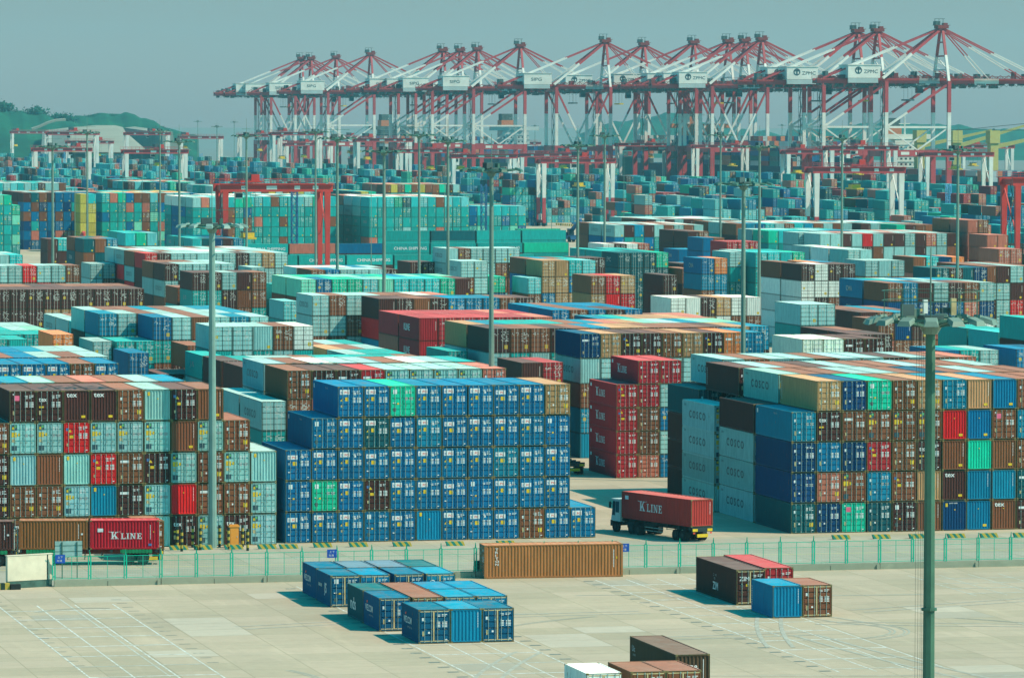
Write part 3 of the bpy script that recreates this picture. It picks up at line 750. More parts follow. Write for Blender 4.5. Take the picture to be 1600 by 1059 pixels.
loose(p.x+3*q+.5, p.y+6.5, 'D', 'D:label:m', '', 'grey green roofed container, right end of the back row nearest the fence')
p = on_z(592.8, 986.2)
loose(p.x, p.y, 'F', 'D:label:m', 'web', 'blue container with lettered side, front left of the middle yard group')
loose(p.x, p.y+6.3, 'D', 'D:label:m', 'nds', 'dark teal container with large nds lettering on its side')
loose(p.x+q+.15, p.y, 'K', 'D:label:m', '', 'long brown container between the blue ones of the middle yard group', '40')
loose(p.x+2*q+.25, p.y, 'U', 'D:label:m', '', 'blue container, front row of the middle group, right of the brown one')
loose(p.x+3*q+.3, p.y, 'U', 'D:label:m', '', 'blue container at the front right corner of the middle yard group')
loose(p.x+2*q+.25, p.y+6.3, 'U', 'D:label:m', '', 'blue container, back row of the middle group, next to the brown one')
loose(p.x+3*q+.3, p.y+6.3, 'U', 'D:label:m', '', 'blue container at the back right corner of the middle yard group')
p = on_z(654.2, 1005.5)
loose(p.x, p.y, 'F', 'D:label:m', 'web', 'blue container with lettered side, left of the nearest row of three')
loose(p.x+q, p.y, 'U', 'E:v', '', 'blue container with ribbed end wall, middle of the nearest row of three')
loose(p.x+2*q, p.y, 'F', 'D:label:m', '', 'blue container with doors showing, right end of the nearest row of three')
p = on_z(1150.8, 945.2)
loose(p.x, p.y, 'k', 'D:zim:m', 'zim', 'long dark brown container with ZIM in white on side and door', '40h')
loose(p.x+2.75, p.y+1.2, 'L', 'D:label:m', '', 'long crimson container beside the dark brown one with ZIM lettering', '40h', False)
p = on_z(1207.5, 965.5)
loose(p.x, p.y, 'U', 'E:v', 'vert', 'short bright blue container with ribbed end, in front of the crimson one')
loose(p.x+q, p.y, 'K', 'D:label:m', '', 'short brown container with highlights painted cream on its doors beside the bright blue one')
p = at_depth(916.5, 1051, 0.0+36.62*F/(1051-hor(916)))
loose(p.x, p.y, 'W', 'D:maersk:m', '', 'white roofed container cut by the bottom edge, lettered in dark capitals', '20')
p = at_depth(985.7, 1048.5, 36.62*F/(1048.5-hor(985)))
loose(p.x, p.y, 'K', 'D:circle:m', '', 'left one of two brown roofed containers cut by the bottom edge')
loose(p.x+q, p.y, 'K', 'D:label:m', '', 'right one of two brown roofed containers cut by the bottom edge')
p = at_depth(1055.8, 1022, (CH-2.89)*F/(1022-hor(1055)))
loose(p.x, p.y, (.085, .055, .03), 'E:C', 'ck', 'long dark container with olive roof and white letters on its ribbed end', '40h', False)
# the long one lying across the view by the fence: rotated so that its long side faces the camera
pb = on_z(756.8, 904); pe = on_z(974.5, 900.5)
ang = math.atan2(pe.y-pb.y, pe.x-pb.x)
def across(px, py, kind, col, side, label, z=0.0, group=None, ang=ang, loc=None, cat='container'):
    """long side towards the camera; px,py its lower left corner"""
    L, H = KIND[kind]; c = PAL[col] if isinstance(col, str) else col
    b_ = loc or (on_z(px, py, z))
    e = empty('shipping_container', (b_.x - math.sin(ang)*CW/2, b_.y + math.cos(ang)*CW/2, z), ang-math.pi/2, label, 'container', group)
    # local +y runs along the view's right, local +x faces the camera
    link('body', cache(('b', kind, side), lambda: body_mesh(kind, side)), e, color=c)
    for lr, d in ((-1, 'label'), (1, 'm')):
        dr = link('door', cache(('l', round(H, 2), lr, d, False), lambda: leaf_mesh(H, lr, d, False)), e, color=c)
        w = CW/2
        for u in (.30, .78) if lr < 0 else (.22, .70):
            x0, x1 = (-w+.13, 0) if lr < 0 else (0, w-.13)
            link('locking_rod', cache(('r', round(H, 2), False), lambda: rod_mesh(H, False)), dr, (x0+(x1-x0)*u, 0, 0))
    return e
across(756.8, 904, '40h', (.36, .15, .05), 'triton', 'long tan brown container with ribbed side lying across the view by the fence', 0, GF)

# ------------------------------------------------------------------ barrier and green fence
nx = 96; L0 = 56.7
dx = FY1.x-FY0.x; fl = math.hypot(FY1.x-FY0.x, FY1.y-FY0.y); fdir = Vector(((FY1.x-FY0.x)/fl, (FY1.y-FY0.y)/fl, 0)); fn = Vector((-fdir.y, fdir.x, 0))
FA = FY0.copy(); fang = math.atan2(fdir.y, fdir.x)
bar_ = empty('concrete_barrier', FA, fang, 'low weathered concrete barrier carrying the green fence along the yard edge', 'barrier')
sg = MB(); SEG = 9.15
sg.box(.03, 0, 0, SEG-.03, .42, .50, 'barrier_concrete'); sg.box(.03, .08, .5, SEG-.03, .34, .56, 'barrier_concrete')
sg.box(SEG*.5-.02, -.01, 0, SEG*.5+.02, 0, .42, 'stripe_black'); sg.box(SEG-.33, -.12, 0, SEG-.05, .0, .42, 'barrier_concrete')
sm_ = sg.mesh('segment')
nseg = 13
for i in range(nseg): link('segment', sm_, bar_, (i*SEG, 0, 0))
fen = empty('mesh_fence', FA+Vector((0, 0, .56)), fang, 'green welded mesh fence with angled post tops standing on the concrete barrier', 'fence')
PH = 2.05; PT = 3.05
pm = MB(); pm.box(-.13, .15, 0, -.04, .25, PH, 'fence_green'); pm.box(.05, .15, 0, .14, .25, PH, 'fence_green'); pm.bar((0, .2, PH-.05), (-.02, -.02, PH+.45), .06, .06, 'fence_green'); pm.bar((.06, .2, PH-.05), (.06, .2, PH+.25), .05, .05, 'fence_green')
pm.box(-.09, .17, .30, .12, .23, .36, 'fence_green'); pm.box(-.09, .17, 1.5, .12, .23, 1.56, 'fence_green')
pm_ = pm.mesh('post')
fp = MB()
for z in (.08, PH-.12): fp.box(.13, .18, z, PT-.10, .22, z+.05, 'fence_green')
for x in (.13, PT-.13): fp.box(x, .18, .08, x+.035, .22, PH-.1, 'fence_green')
fp.box(PT/2-.02, .18, .08, PT/2+.02, .22, PH-.1, 'fence_green'); fp.box(.13, .185, PH*.72, PT-.1, .215, PH*.72+.03, 'fence_green')
k = 0
while .2+k*.14 < PT-.15: fp.box(.2+k*.14, .197, .1, .2+k*.14+.006, .203, PH-.1, 'fence_green'); k += 1
for i in range(11): fp.box(.15, .196, .22+i*.16, PT-.12, .204, .22+i*.16+.006, 'fence_green')
fp_ = fp.mesh('panel')
npan = 39
for i in range(npan+1): link('post', pm_, fen, (i*PT, 0, 0))
for i in range(npan): link('panel', fp_, fen, (i*PT, 0, 0))
def fence_pt(px):
    best = None
    for i in range(4000):
        s = i*.03; p = FA+fdir*s
        d = p-Vector((0, 0, CH)); x = 800+F*d.dot(rt2)/d.dot(fw)
        if x >= px: return s
for k, (px, lab) in enumerate(((94, 'small blue sign on the fence beside the white wall'), (519, 'small blue sign on the fence in front of the blue stack'), (976, 'small blue sign on the fence at the right end of the long tan container'))):
    s = fence_pt(px); o = empty('fence_sign', FA+fdir*s+Vector((0, 0, .56+PH-.62)), fang, lab, 'sign', 'blue signs on the fence')
    m_ = MB(); m_.box(-.42, .10, 0, .42, .13, .72, 'sign_blue'); m_.build('panel', o)
    m_ = MB()
    m_.text('上下', (-.22, .095, .42), (1, 0, 0), (0, 0, 1), .18, 'decal_white', 1.2); m_.text('车道', (-.28, .095, .12), (1, 0, 0), (0, 0, 1), .18, 'decal_white', 1.2); m_.build('lettering', o)
# white wall piece at the left end of the fence
w0 = on_z(12, 919.5); w1 = on_z(82, 915.5)
wl = empty('wall_panel', w0, math.atan2(w1.y-w0.y, w1.x-w0.x), 'cream painted wall block on a dark base at the left end of the fence', 'wall')
wlen = (w1-w0).length
m_ = MB(); m_.box(0, 0, .62, wlen, .35, 2.75, 'wall_white'); m_.box(-.05, -.04, 2.75, wlen+.05, .4, 2.81, 'wall_white'); m_.box(wlen-.5, -.03, .62, wlen-.42, 0, 2.75, 'stripe_black'); m_.build('wall', wl)
m_ = MB(); m_.box(.02, .03, 0, wlen-.02, .33, .62, 'wall_base'); m_.build('base', wl)
o = empty('hazard_block', on_z(8, 921), .1, 'small yellow and black block beside the cream wall', 'traffic block')
m_ = MB()
for i in range(4): m_.box(-1.2+i*.4, 0, 0, -.8+i*.4, .5, .55, 'stripe_yellow' if i % 2 else 'stripe_black')
m_.build('block', o); m_ = MB(); m_.box(.45, -.2, 0, 1.3, .3, .45, 'tyre'); m_.build('foot', o)
# grey sign board seen from behind, on two posts
sb = on_z(97, 903); o = empty('sign_board', sb, fang, 'grey sign board on two dark posts behind the fence, in front of the truck', 'sign')
m_ = MB(); m_.box(-.6, 0, 1.85, 1.75, .05, 3.2, 'sign_grey'); m_.box(-.6, -.02, 2.3, 1.75, 0, 2.34, 'pole_dark'); m_.box(-.6, -.02, 2.8, 1.75, 0, 2.84, 'pole_dark'); m_.build('board', o)
for x in (0, 1.3): m_ = MB(); m_.box(x-.04, -.1, 0, x+.04, -.02, 3.15, 'pole_dark'); m_.build('post', o)
# dark ramp slabs and tyres by the barrier
for px, py, w, lab in ((998, 895, 2.4, 'flat dark blue ramp slab on the ground, left of the pair'), (1050, 892, 2.0, 'flat dark blue ramp slab on the ground beside the brown container')):
    p = on_z(px, py); m_ = MB(); m_.add([(0, 0, .02), (w, 0, .02), (w, .9, .02), (0, .9, .02), (w*.15, .1, .35), (w, .1, .22), (w, .8, .22), (w*.15, .8, .3)], [(0,3,2,1), (4,5,6,7), (0,1,5,4), (1,2,6,5), (2,3,7,6), (3,0,4,7)], 'ramp_blue')
    o = m_.build('ramp_slab', None, p); tag(o, lab, 'ramp', 'ramp slabs by the barrier')
for i, z in enumerate((0, .42, .84)):
    p = on_z(748, 898); m_ = MB()
    vs = []; n = 18
    for a in range(n):
        t = a*2*math.pi/n
        for rr, zz in ((.5, .0), (.5, .4), (.27, .4), (.27, 0)): vs.append((rr*math.cos(t), rr*math.sin(t), zz))
    m_.add(vs, [(a*4+b_, ((a+1) % n)*4+b_, ((a+1) % n)*4+(b_+1) % 4, a*4+(b_+1) % 4) for a in range(n) for b_ in range(4)], 'tyre')
    tag(m_.build('tyre', None, (p.x+i*.03, p.y, z)), ['bottom', 'middle', 'top'][i]+' tyre of the pile at the left end of the long tan container', 'tyre', 'pile of old tyres')

# striped kerb blocks at the foot of the stacks
def curb_block():
    o = empty('hazard_kerb_block', (0, 0, 0)); n = 6; L_ = 1.85
    m_ = MB()
    for i in range(n):
        a0, a1 = -L_/2+i*L_/n, -L_/2+(i+1)*L_/n; s = .16
        m = 'stripe_yellow' if i % 2 else 'stripe_green'
        def cl(v): return max(-L_/2, min(L_/2, v))
        m_.add([(cl(a0+s), -.2, 0), (cl(a1+s), -.2, 0), (cl(a1+s), .2, 0), (cl(a0+s), .2, 0), (cl(a0-s), -.14, .42), (cl(a1-s), -.14, .42), (cl(a1-s), .14, .42), (cl(a0-s), .14, .42)],
               [(4,5,6,7), (0,1,5,4), (1,2,6,5), (2,3,7,6), (3,0,4,7)], m)
    m_.build('block', o); return o
curbs = [(279,'L'),(317,'L'),(365,'L'),(417,'L'),(451,'L'),(504,'M'),(560,'M'),(628,'M'),(711,'M'),(790,'M'),(1314,'R'),(1377,'R'),(1434,'R'),(1494,'R'),(1545,'R'),(1597,'R')]
proto = None
for k, (px, s) in enumerate(curbs):
    yy = {'L': 858.5, 'M': 853.5, 'R': 840.5}[s] - (px-{'L': 300, 'M': 600, 'R': 1450}[s])*.012
    o = curb_block() if proto is None else copy_tree(proto)
    proto = proto or o
    o.location = on_z(px, yy)
    wh = {'L': 'below the mixed left stack', 'M': 'in front of the blue stack', 'R': 'in front of the right stack'}[s]
    idx = [c for c in curbs if c[1] == s].index((px, s))
    tag(o, f'yellow and green kerb block {wh}, {"leftmost" if idx == 0 else NTH[idx]+" from left"}', 'kerb block', 'striped kerb blocks along the road')
# striped bollards round the lamp mast
bol = [(277,857),(284,861),(301,855),(313,859),(343,854),(357,858),(379,854),(387,860)]
proto = None
for k, (px, py) in enumerate(bol):
    if proto is None:
        o = proto = empty('bollard', (0, 0, 0))
        m_ = MB()
        for i in range(7): m_.cyl((0, 0, i*.29), (0, 0, (i+1)*.29), .13, .13, 12, 'stripe_black' if i % 2 == 0 else 'stripe_yellow')
        m_.build('post', o)
    else: o = copy_tree(proto)
    o.location = on_z(px, py)
    tag(o, f'yellow and black ringed bollard, {nth(k)} of the eight round the lamp mast' if k == 0 else f'yellow and black ringed bollard, {NTH[k]} from the left round the lamp mast', 'bollard', 'ringed bollards round the lamp mast')
o = empty('electric_cabinet', on_z(366, 856), 0, 'tall orange cabinet standing between the striped bollards', 'cabinet')
m_ = MB(); m_.box(-.42, 0, 0, .42, .6, 1.95, 'cabinet_orange'); m_.build('box', o); m_ = MB(); m_.box(-.5, -.07, 1.95, .5, .67, 2.07, 'cabinet_orange'); m_.box(-.42, -.03, 2.07, .42, .6, 2.16, 'cabinet_orange'); m_.build('lid', o)
m_ = MB(); m_.box(-.36, -.02, .1, .36, 0, 1.85, 'cabinet_orange'); m_.box(.24, -.04, .95, .29, -.02, 1.15, 'rod'); m_.build('door', o)

# ------------------------------------------------------------------ light masts
def floodlight_mb(s=1.0, c='pole_grey'):
    m_ = MB(); m_.add([(-.42*s, 0, 0), (.42*s, 0, 0), (.42*s, .85*s, -.16*s), (-.42*s, .85*s, -.16*s), (-.34*s, .05*s, .26*s), (.34*s, .05*s, .26*s), (.3*s, .7*s, .12*s), (-.3*s, .7*s, .12*s)],
        [(4,5,6,7), (0,1,5,4), (1,2,6,5), (2,3,7,6), (3,0,4,7)], c)
    m_.quad((-.4*s, .02, -.01), (-.4*s, .82*s, -.17*s), (.4*s, .82*s, -.17*s), (.4*s, .02, -.01), 'lamp_glass'); m_.bar((0, .05, .05), (0, -.5*s, .05), .08, .08, 'pole_dark')
    return m_
def light_mast(x, y, h, label, big=False, nl=10, rot=0.0):
    e = empty('lamp_mast', (x, y, 0), rot, label, 'lamp mast', 'tall lamp masts of the container yard')
    near = h > 0 and nl == 12 and not big; pm_c = 'pole_green' if big else ('pole_pale' if near else 'pole_grey')
    m_ = MB(); m_.cyl((0, 0, 0), (0, 0, h-.6), .34 if big else (.42 if near else .31), .24 if big else (.28 if near else .21), 8 if big else 10, pm_c, False)
    if big:
        for z in (.0, 11.0, 16.2): m_.cyl((0, 0, z), (0, 0, z+.12), .38, .38, 10, 'pole_green')
    m_.build('pole', e)
    m_ = MB(); R_ = 2.6 if big else 2.75; n = 20
    for rr, zz, t in ((R_, h, .09), (R_*.55, h+.02, .07)):
        for k in range(n):
            a, b_ = 2*math.pi*k/n, 2*math.pi*(k+1)/n
            m_.bar((rr*math.cos(a), rr*math.sin(a), zz), (rr*math.cos(b_), rr*math.sin(b_), zz), t, t, 'pole_dark')
    for k in range(8): a = 2*math.pi*k/8; m_.bar((.2*math.cos(a), .2*math.sin(a), h-.35), (R_*math.cos(a), R_*math.sin(a), h), .09, .12, 'pole_dark')
    m_.cyl((0, 0, h-.7), (0, 0, h-.2), .34, .62, 10, 'pole_grey'); m_.box(-.5, -.5, h-.1, .5, .5, h+.2, 'machinery')
    m_.build('lamp_ring', e)
    fm = cache(('fl', big, near), lambda: floodlight_mb(.82 if big else .85, 'pole_grey' if big else ('pole_pale' if near else 'pole_dark')).mesh('floodlight'))
    for k in range(nl):
        a = 2*math.pi*(k+.5)/nl
        o = link('floodlight', fm, e, ((R_-.1)*math.cos(a), (R_-.1)*math.sin(a), h-.02)); o.rotation_euler = (math.radians(-6), 0, a-math.pi/2)
    if big:
        m_ = MB(); 
        for k in range(10):
            a = 2*math.pi*k/10; m_.cyl((2.3*math.cos(a), 2.3*math.sin(a), h), (2.3*math.cos(a), 2.3*math.sin(a), h+1.35), .02, .02, 5, 'pole_dark')
        for zz in (h+.9, h+1.35):
            for k in range(n): a, b_ = 2*math.pi*k/n, 2*math.pi*(k+1)/n; m_.bar((2.3*math.cos(a), 2.3*math.sin(a), zz), (2.3*math.cos(b_), 2.3*math.sin(b_), zz), .035, .035, 'pole_dark')
        m_.build('guard_rail', e)
        m_ = MB(); m_.box(-1.6, -.6, h+.2, -1.0, -.3, h+.75, 'machinery'); m_.box(.9, -.4, h+.2, 1.15, -.2, h+1.0, 'cream'); m_.box(-.5, -.5, h+.3, -.3, -.3, h+.95, 'lamp_glass'); m_.box(-1.1, .3, h+.1, -.4, .7, h+.5, 'pole_grey'); m_.box(.5, -.2, h+.3, .9, .2, h+.55, 'machinery')
        m_.build('control_gear', e)
        m_ = MB()
        for dx_ in (-.75, -.62, -.5, -.42): m_.cyl((dx_, -.2, 1), (dx_, -.2, h), .008, .008, 4, 'cable', False)
        m_.build('hoist_cable', e)
    else:
        m_ = MB(); m_.box(-1.0, -.3, h+.1, -.1, .3, h+.7, 'machinery'); m_.box(.7, -.2, h+.1, 1.0, .2, h+.6, 'pole_dark'); m_.bar((-2.2, 0, h+1.4), (2.2, 0, h+1.4), .05, .05, 'pole_dark'); m_.build('control_gear', e)
    m_ = MB(); m_.cyl((0, 0, h), (0, 0, h+3.6 if not big else h+3.4), .045, .03, 6, 'pole_grey'); m_.build('lightning_rod', e)
    return e
m_big = at_depth(1454, 499, 9.2*F/(499-hor(1454)))
light_mast(m_big.x, m_big.y, m_big.z, 'nearest tall lamp mast, standing in the foreground at right', True, 15)
mp = on_z(332, 855.5)
light_mast(mp.x, mp.y, CH-(351-hor(331))*(mp-Vector((0,0,CH))).dot(fw)/F, 'tall lamp mast between the striped bollards in front of the left stack', False, 12)
far_masts = [(768,265,4.7,'behind the brown and tan stack with the teal row'),(1162,287,6.5,'behind the white and brown stack at centre right'),(600,236,4.2,'standing right of the big orange gantry crane'),
 (280,221,4.0,'standing between the two halves of the left portal crane'),(82,229,4.6,'standing on the far road at left'),(903,227,4.0,'on the concrete road right of centre'),
 (1187,229,3.9,'behind the teal rows right of centre'),(1497,234,4.0,'right of the white legged crane at far right'),(1553,203,3.0,'farthest right of all'),(700,220,3.0,'behind the pair of red beamed portal cranes'),
 (136,207,2.6,'small and far, in front of the quarry face'),(339,198,2.4,'thin and far, right of the green hill'),(366,191,2.2,'thin and far, left of the quay cranes'),(385,212,2.8,'thin and far, by the left end of the portal cranes'),
 (250,205,2.6,'far off below the end of the green hill'),(527,216,2.6,'far off among the white legged cranes at centre left'),(309,190,2.0,'tiny, on the skyline right of the hill'),(836,197,2.2,'tiny, in front of the blue hull at centre'),
 (945,212,2.6,'far off in front of the quay crane legs at centre'),(1126,211,2.6,'far off under the crowded quay cranes'),(1316,216,2.8,'far off left of the white superstructure'),(1222,196,2.2,'tiny, beside the moored ship at right'),
 (493,206,2.2,'tiny, under the leftmost quay cranes'),(655,211,2.3,'tiny, under the quay cranes left of centre')]
for (px, py, hh, wh) in far_masts:
    # hh = metres below the camera of the lamp ring
    D = hh*F/(py-hor(px)) if py-hor(px) > 4 else 3600
    D = min(D, 3700)
    p = at_depth(px, py, D)
    light_mast(p.x, p.y, p.z, 'green grey lamp mast '+wh, False, 8, rnd.random())
thin = [(117,236,412,'at far left beside the second lamp mast'),(192,238,383,'in front of the teal wall at left'),(222,230,360,'over the middle of the left teal wall'),(580,250,414,'left of the mast beside the orange gantry crane'),
        (457,300,400,'beside the blue lattice tower'),(695,255,382,'over the middle teal wall'),(862,243,372,'left of the concrete road'),(975,240,378,'right of the concrete road'),(1113,255,378,'behind the teal row right of centre')]
for k, (px, py, pyb, wh) in enumerate(thin):
    D = CH*F/(pyb+25-hor(px)); p = at_depth(px, py, D); g = on_z(px, pyb+25)
    m_ = MB(); m_.cyl((0, 0, 0), (0, 0, p.z*.8), .11, .07, 6, 'pole_grey'); m_.cyl((0, 0, p.z*.8), (0, 0, p.z), .05, .03, 5, 'pole_grey')
    tag(m_.build('lightning_mast', None, (p.x, p.y, 0)), 'slim bare mast without lamps '+wh, 'mast', 'slim bare masts in the yard')

# ------------------------------------------------------------------ trucks
def wheel(parent, x, y, r=.52, w=.32, name='wheel'):
    m_ = MB(); m_.cyl((x-w/2, y, r), (x+w/2, y, r), r, r, 18, 'tyre'); o = m_.build(name, parent)
    m_ = MB(); m_.cyl((x-w/2-.015, y, r), (x+w/2+.015, y, r), r*.5, r*.5, 12, 'chassis'); m_.build('rim', o)
def trailer(parent, L, guards=False):
    m_ = MB()
    for sx in (-.55, .55): m_.box(sx-.08, .1, .98, sx+.08, L-.1, 1.38, 'chassis_red' if guards else 'chassis')
    for k in range(7): m_.box(-1.2, .2+k*(L-.5)/6, 1.15, 1.2, .4+k*(L-.5)/6, 1.40, 'chassis')
    m_.build('chassis', parent)
    m_ = MB()
    for sx in (-1.22, 1.22):
        for z in (.55, .85): m_.box(sx-.02, L*.40, z, sx+.02, L*.66, z+.06, 'cream' if guards else 'rod')
        for y in (L*.41, L*.53, L*.65): m_.box(sx-.03, y, .5, sx+.03, y+.06, 1.2, 'chassis')
    m_.build('side_rail', parent)
    for sx in (-.95, .95):
        for y in (1.5, 2.75): wheel(parent, sx, y, .52, .6)
    if guards:
        for sx in (-1.24, 1.24):
            m_ = MB()
            for k in range(9): m_.box(sx-.04, .75+k*.30, 1.08, sx+.04, .97+k*.30, 1.42, 'guard_green')
            m_.box(sx-.02, .7, 1.12, sx+.02, 3.5, 1.38, 'guard_green'); m_.build('fender', parent)
            m_ = MB()
            for k in range(11): m_.box(sx-.04, L-3.9+k*.30, 1.08, sx+.04, L-3.68+k*.30, 1.42, 'guard_green')
            m_.box(sx-.02, L-3.9, 1.12, sx+.02, L-.7, 1.38, 'guard_green'); m_.build('fender', parent)
    m_ = MB(); m_.box(-1.15, -.06, .95, 1.15, .1, 1.4, 'chassis'); m_.box(-1.1, -.1, 1.0, -.55, -.06, 1.25, 'decal_yellow'); m_.box(.55, -.1, 1.0, 1.1, -.06, 1.25, 'decal_yellow'); m_.box(-.6, -.12, .45, .6, -.02, .75, 'decal_yellow')
    m_.build('rear_bumper', parent)
    m_ = MB()
    for sx in (-1.05, .85): m_.box(sx, -.1, .78, sx+.2, -.05, .92, 'decal_red')
    m_.build('tail_light', parent)
def tractor(parent, L, full=True):
    """yard tractor under the front of a trailer; drives towards +y"""
    m_ = MB(); m_.box(-.5, L-3.2, .7, .5, L+2.0, 1.05, 'chassis'); m_.box(-1.2, L+1.6, .55, 1.2, L+2.05, 1.1, 'chassis'); m_.box(-1.2, L-2.2, .6, -.7, L-1.0, 1.1, 'chassis'); m_.build('tractor_frame', parent)
    m_ = MB(); a, b_ = L+.35, L+1.95
    m_.add([(-1.2, a, 1.05), (1.2, a, 1.05), (1.2, b_, 1.05), (-1.2, b_, 1.05), (-1.15, a, 3.1), (1.15, a, 3.1), (1.1, b_-.25, 3.1), (-1.1, b_-.25, 3.1)], [(0,3,2,1), (4,5,6,7), (0,1,5,4), (1,2,6,5), (2,3,7,6), (3,0,4,7)], 'cab_white')
    m_.box(-1.22, a-.05, 3.1, 1.22, b_-.1, 3.2, 'cab_white'); cab = m_.build('cab', parent)
    m_ = MB(); m_.quad((-1.215, a+.75, 1.9), (-1.215, a+.15, 1.9), (-1.185, a+.15, 2.95), (-1.185, a+.75, 2.95), 'glass_dark'); m_.quad((-1.215, a+1.4, 1.6), (-1.215, a+.85, 1.6), (-1.185, a+.85, 2.95), (-1.185, a+1.3, 2.95), 'glass_dark')
    m_.quad((-1.0, a-.01, 2.0), (1.0, a-.01, 2.0), (1.0, a-.01, 2.9), (-1.0, a-.01, 2.9), 'glass_dark'); m_.quad((1.05, b_+.01, 1.9), (-1.05, b_+.01, 1.9), (-1.0, b_-.2, 2.95), (1.0, b_-.2, 2.95), 'glass_dark'); m_.build('window', cab)
    m_ = MB(); m_.box(-1.5, b_-.2, 2.3, -1.3, b_-.1, 2.9, 'chassis'); m_.bar((-1.15, b_-.15, 2.7), (-1.4, b_-.15, 2.7), .04, .04, 'chassis'); m_.build('mirror', cab)
    m_ = MB(); m_.cyl((-.9, L+.1, 1.0), (-.9, L+.1, 3.3), .08, .08, 8, 'rod'); m_.build('exhaust', parent)
    for sx in (-1.0, 1.0): wheel(parent, sx, L+1.25, .5, .35); wheel(parent, sx, L-1.8, .52, .6); wheel(parent, sx*.98, L-3.0, .52, .6)
GT = 'trucks carrying containers'
c0 = on_z(1080, 823.5, 1.42); tr = math.radians(17.5)
ux = Vector((math.cos(tr), math.sin(tr), 0)); tc = Vector((c0.x, c0.y, 0)) + ux*CW/2
e = empty('container_truck', tc, tr, 'yard truck with pale green cab driving away through the gap between the stacks', 'truck', GT)
trailer(e, 12.2); tractor(e, 12.2)
container(c0.x, c0.y, 1.42, '40', (.34, .03, .03), 'E:v', 'kline', tr, 'crimson container with white serif lettering riding on the truck in the gap', 'containers riding on trucks', name='shipping_container') if False else None
PAL['Z'] = (.34, .035, .03); CNAME['Z'] = 'crimson'
container(c0.x, c0.y, 1.42, '40', 'Z', 'E:v', 'kline', tr, 'crimson container with white serif lettering riding on the truck in the gap', 'containers riding on trucks')
# road truck at the left: boxes lie across the view
def road_truck(pxl, pxr, py, boxes, label, with_cab):
    a = on_z(pxl, py, 1.42); b_ = on_z(pxr, py-.8, 1.42); an = math.atan2(b_.y-a.y, b_.x-a.x); L = (b_-a).length
    e = empty('container_truck', (b_.x-math.sin(an)*CW/2, b_.y+math.cos(an)*CW/2, 0), an+math.pi/2, label, 'truck', GT)
    trailer(e, L, True)
    if with_cab: tractor(e, L)
    for (px, kind, col, side, lab) in boxes:
        p = on_z(px, py, 1.42); t = (p.x-a.x)/(b_.x-a.x); q_ = a+(b_-a)*t
        across(0, 0, kind, col, side, lab, 1.42, 'containers riding on trucks', an, Vector((q_.x, q_.y, 1.42)))
PAL['H'] = (.24, .095, .03); CNAME['H'] = 'brown'; PAL['J'] = (.42, .008, .02)
road_truck(29, 250, 858.5, [(30, '20', 'H', 'marksr', 'brown container on the road truck at left, next to the bright red one'), (141.5, '20', 'J', 'klined', 'bright red container with white serif lettering on the road truck')], 'long truck on the road behind the fence carrying a brown and a red container', True)
road_truck(-95, 24, 860.5, [(-86, '20', 'k', 'marksr', 'dark brown container at the left edge of the photo, above the cream wall')], 'truck on the road cut off by the left edge of the photo', False)
pz = on_z(224, 857, 1.42); pzy = pz.y+3.4
container(pz.x, pzy, 1.0, '20', 'H', 'D:label:m', '', 0, 'small brown container just peeping out behind the bright red one', 'containers riding on trucks')
e = empty('container_trailer', (pz.x+CW/2, pzy, -.35), 0, 'trailer hidden behind the bright red container on the road', 'trailer'); trailer(e, 6.2)
# trailer seen in the gap right of the blue stack
g = on_z(898, 742); e = empty('container_trailer', (g.x, g.y, 0), 0, 'dark trailer parked in shade at the end of the blue stack', 'trailer'); trailer(e, 12.3)

# ------------------------------------------------------------------ the great mass of farther containers: one object
SV, SC_, SM, SR, SUV = [], [], [], [], []
SMATS = ['st_door', 'st_corr', 'st_side', 'st_roof', 'decal_white', 'decal_dark', 'decal_side', 'decal_yellow']
XV, XF, XM = [], [], []
def sbox(x, y, z, w, l, h, col, style=0, roof=None, faces='flrtb'):
    c = PAL[col] if isinstance(col, str) else col
    k = 1+rnd.uniform(-.18, .18); c = (c[0]*k, c[1]*k, c[2]*k)
    x0, x1, y0, y1, z0, z1 = x, x+w, y, y+l, z, z+h; r = rnd.random()
    fs = {'f': ([(x0,y0,z0),(x1,y0,z0),(x1,y0,z1),(x0,y0,z1)], style), 'l': ([(x0,y1,z0),(x0,y0,z0),(x0,y0,z1),(x0,y1,z1)], 2),
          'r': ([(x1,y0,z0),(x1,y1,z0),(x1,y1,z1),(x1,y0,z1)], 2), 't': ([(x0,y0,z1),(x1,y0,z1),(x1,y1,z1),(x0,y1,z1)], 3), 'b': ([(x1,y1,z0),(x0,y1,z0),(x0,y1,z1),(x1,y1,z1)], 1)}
    for k_ in faces:
        vs, m = fs[k_]; SV.extend(vs); SC_.append(c); SM.append(m); SR.append(r)
def slabel(t, x, y, z, l, h, m, size=.3, sx=1.5, at=.75, zz=.36):
    vs, fs, w = text_mesh(t, True); o = len(XV); s = h*size
    for a, b_ in vs: XV.append((x-.02, y+l*at-a*s*sx, z+h*zz+b_*s))
    for f in fs: XF.append(tuple(i+o for i in f)); XM.append(SMATS.index(m))
def slabel_front(t, x, y, z, size, m, sx=1.0):
    vs, fs, w = text_mesh(t, True); o = len(XV)
    for a, b_ in vs: XV.append((x+a*size*sx, y-.03, z+b_*size))
    for f in fs: XF.append(tuple(i+o for i in f)); XM.append(SMATS.index(m))
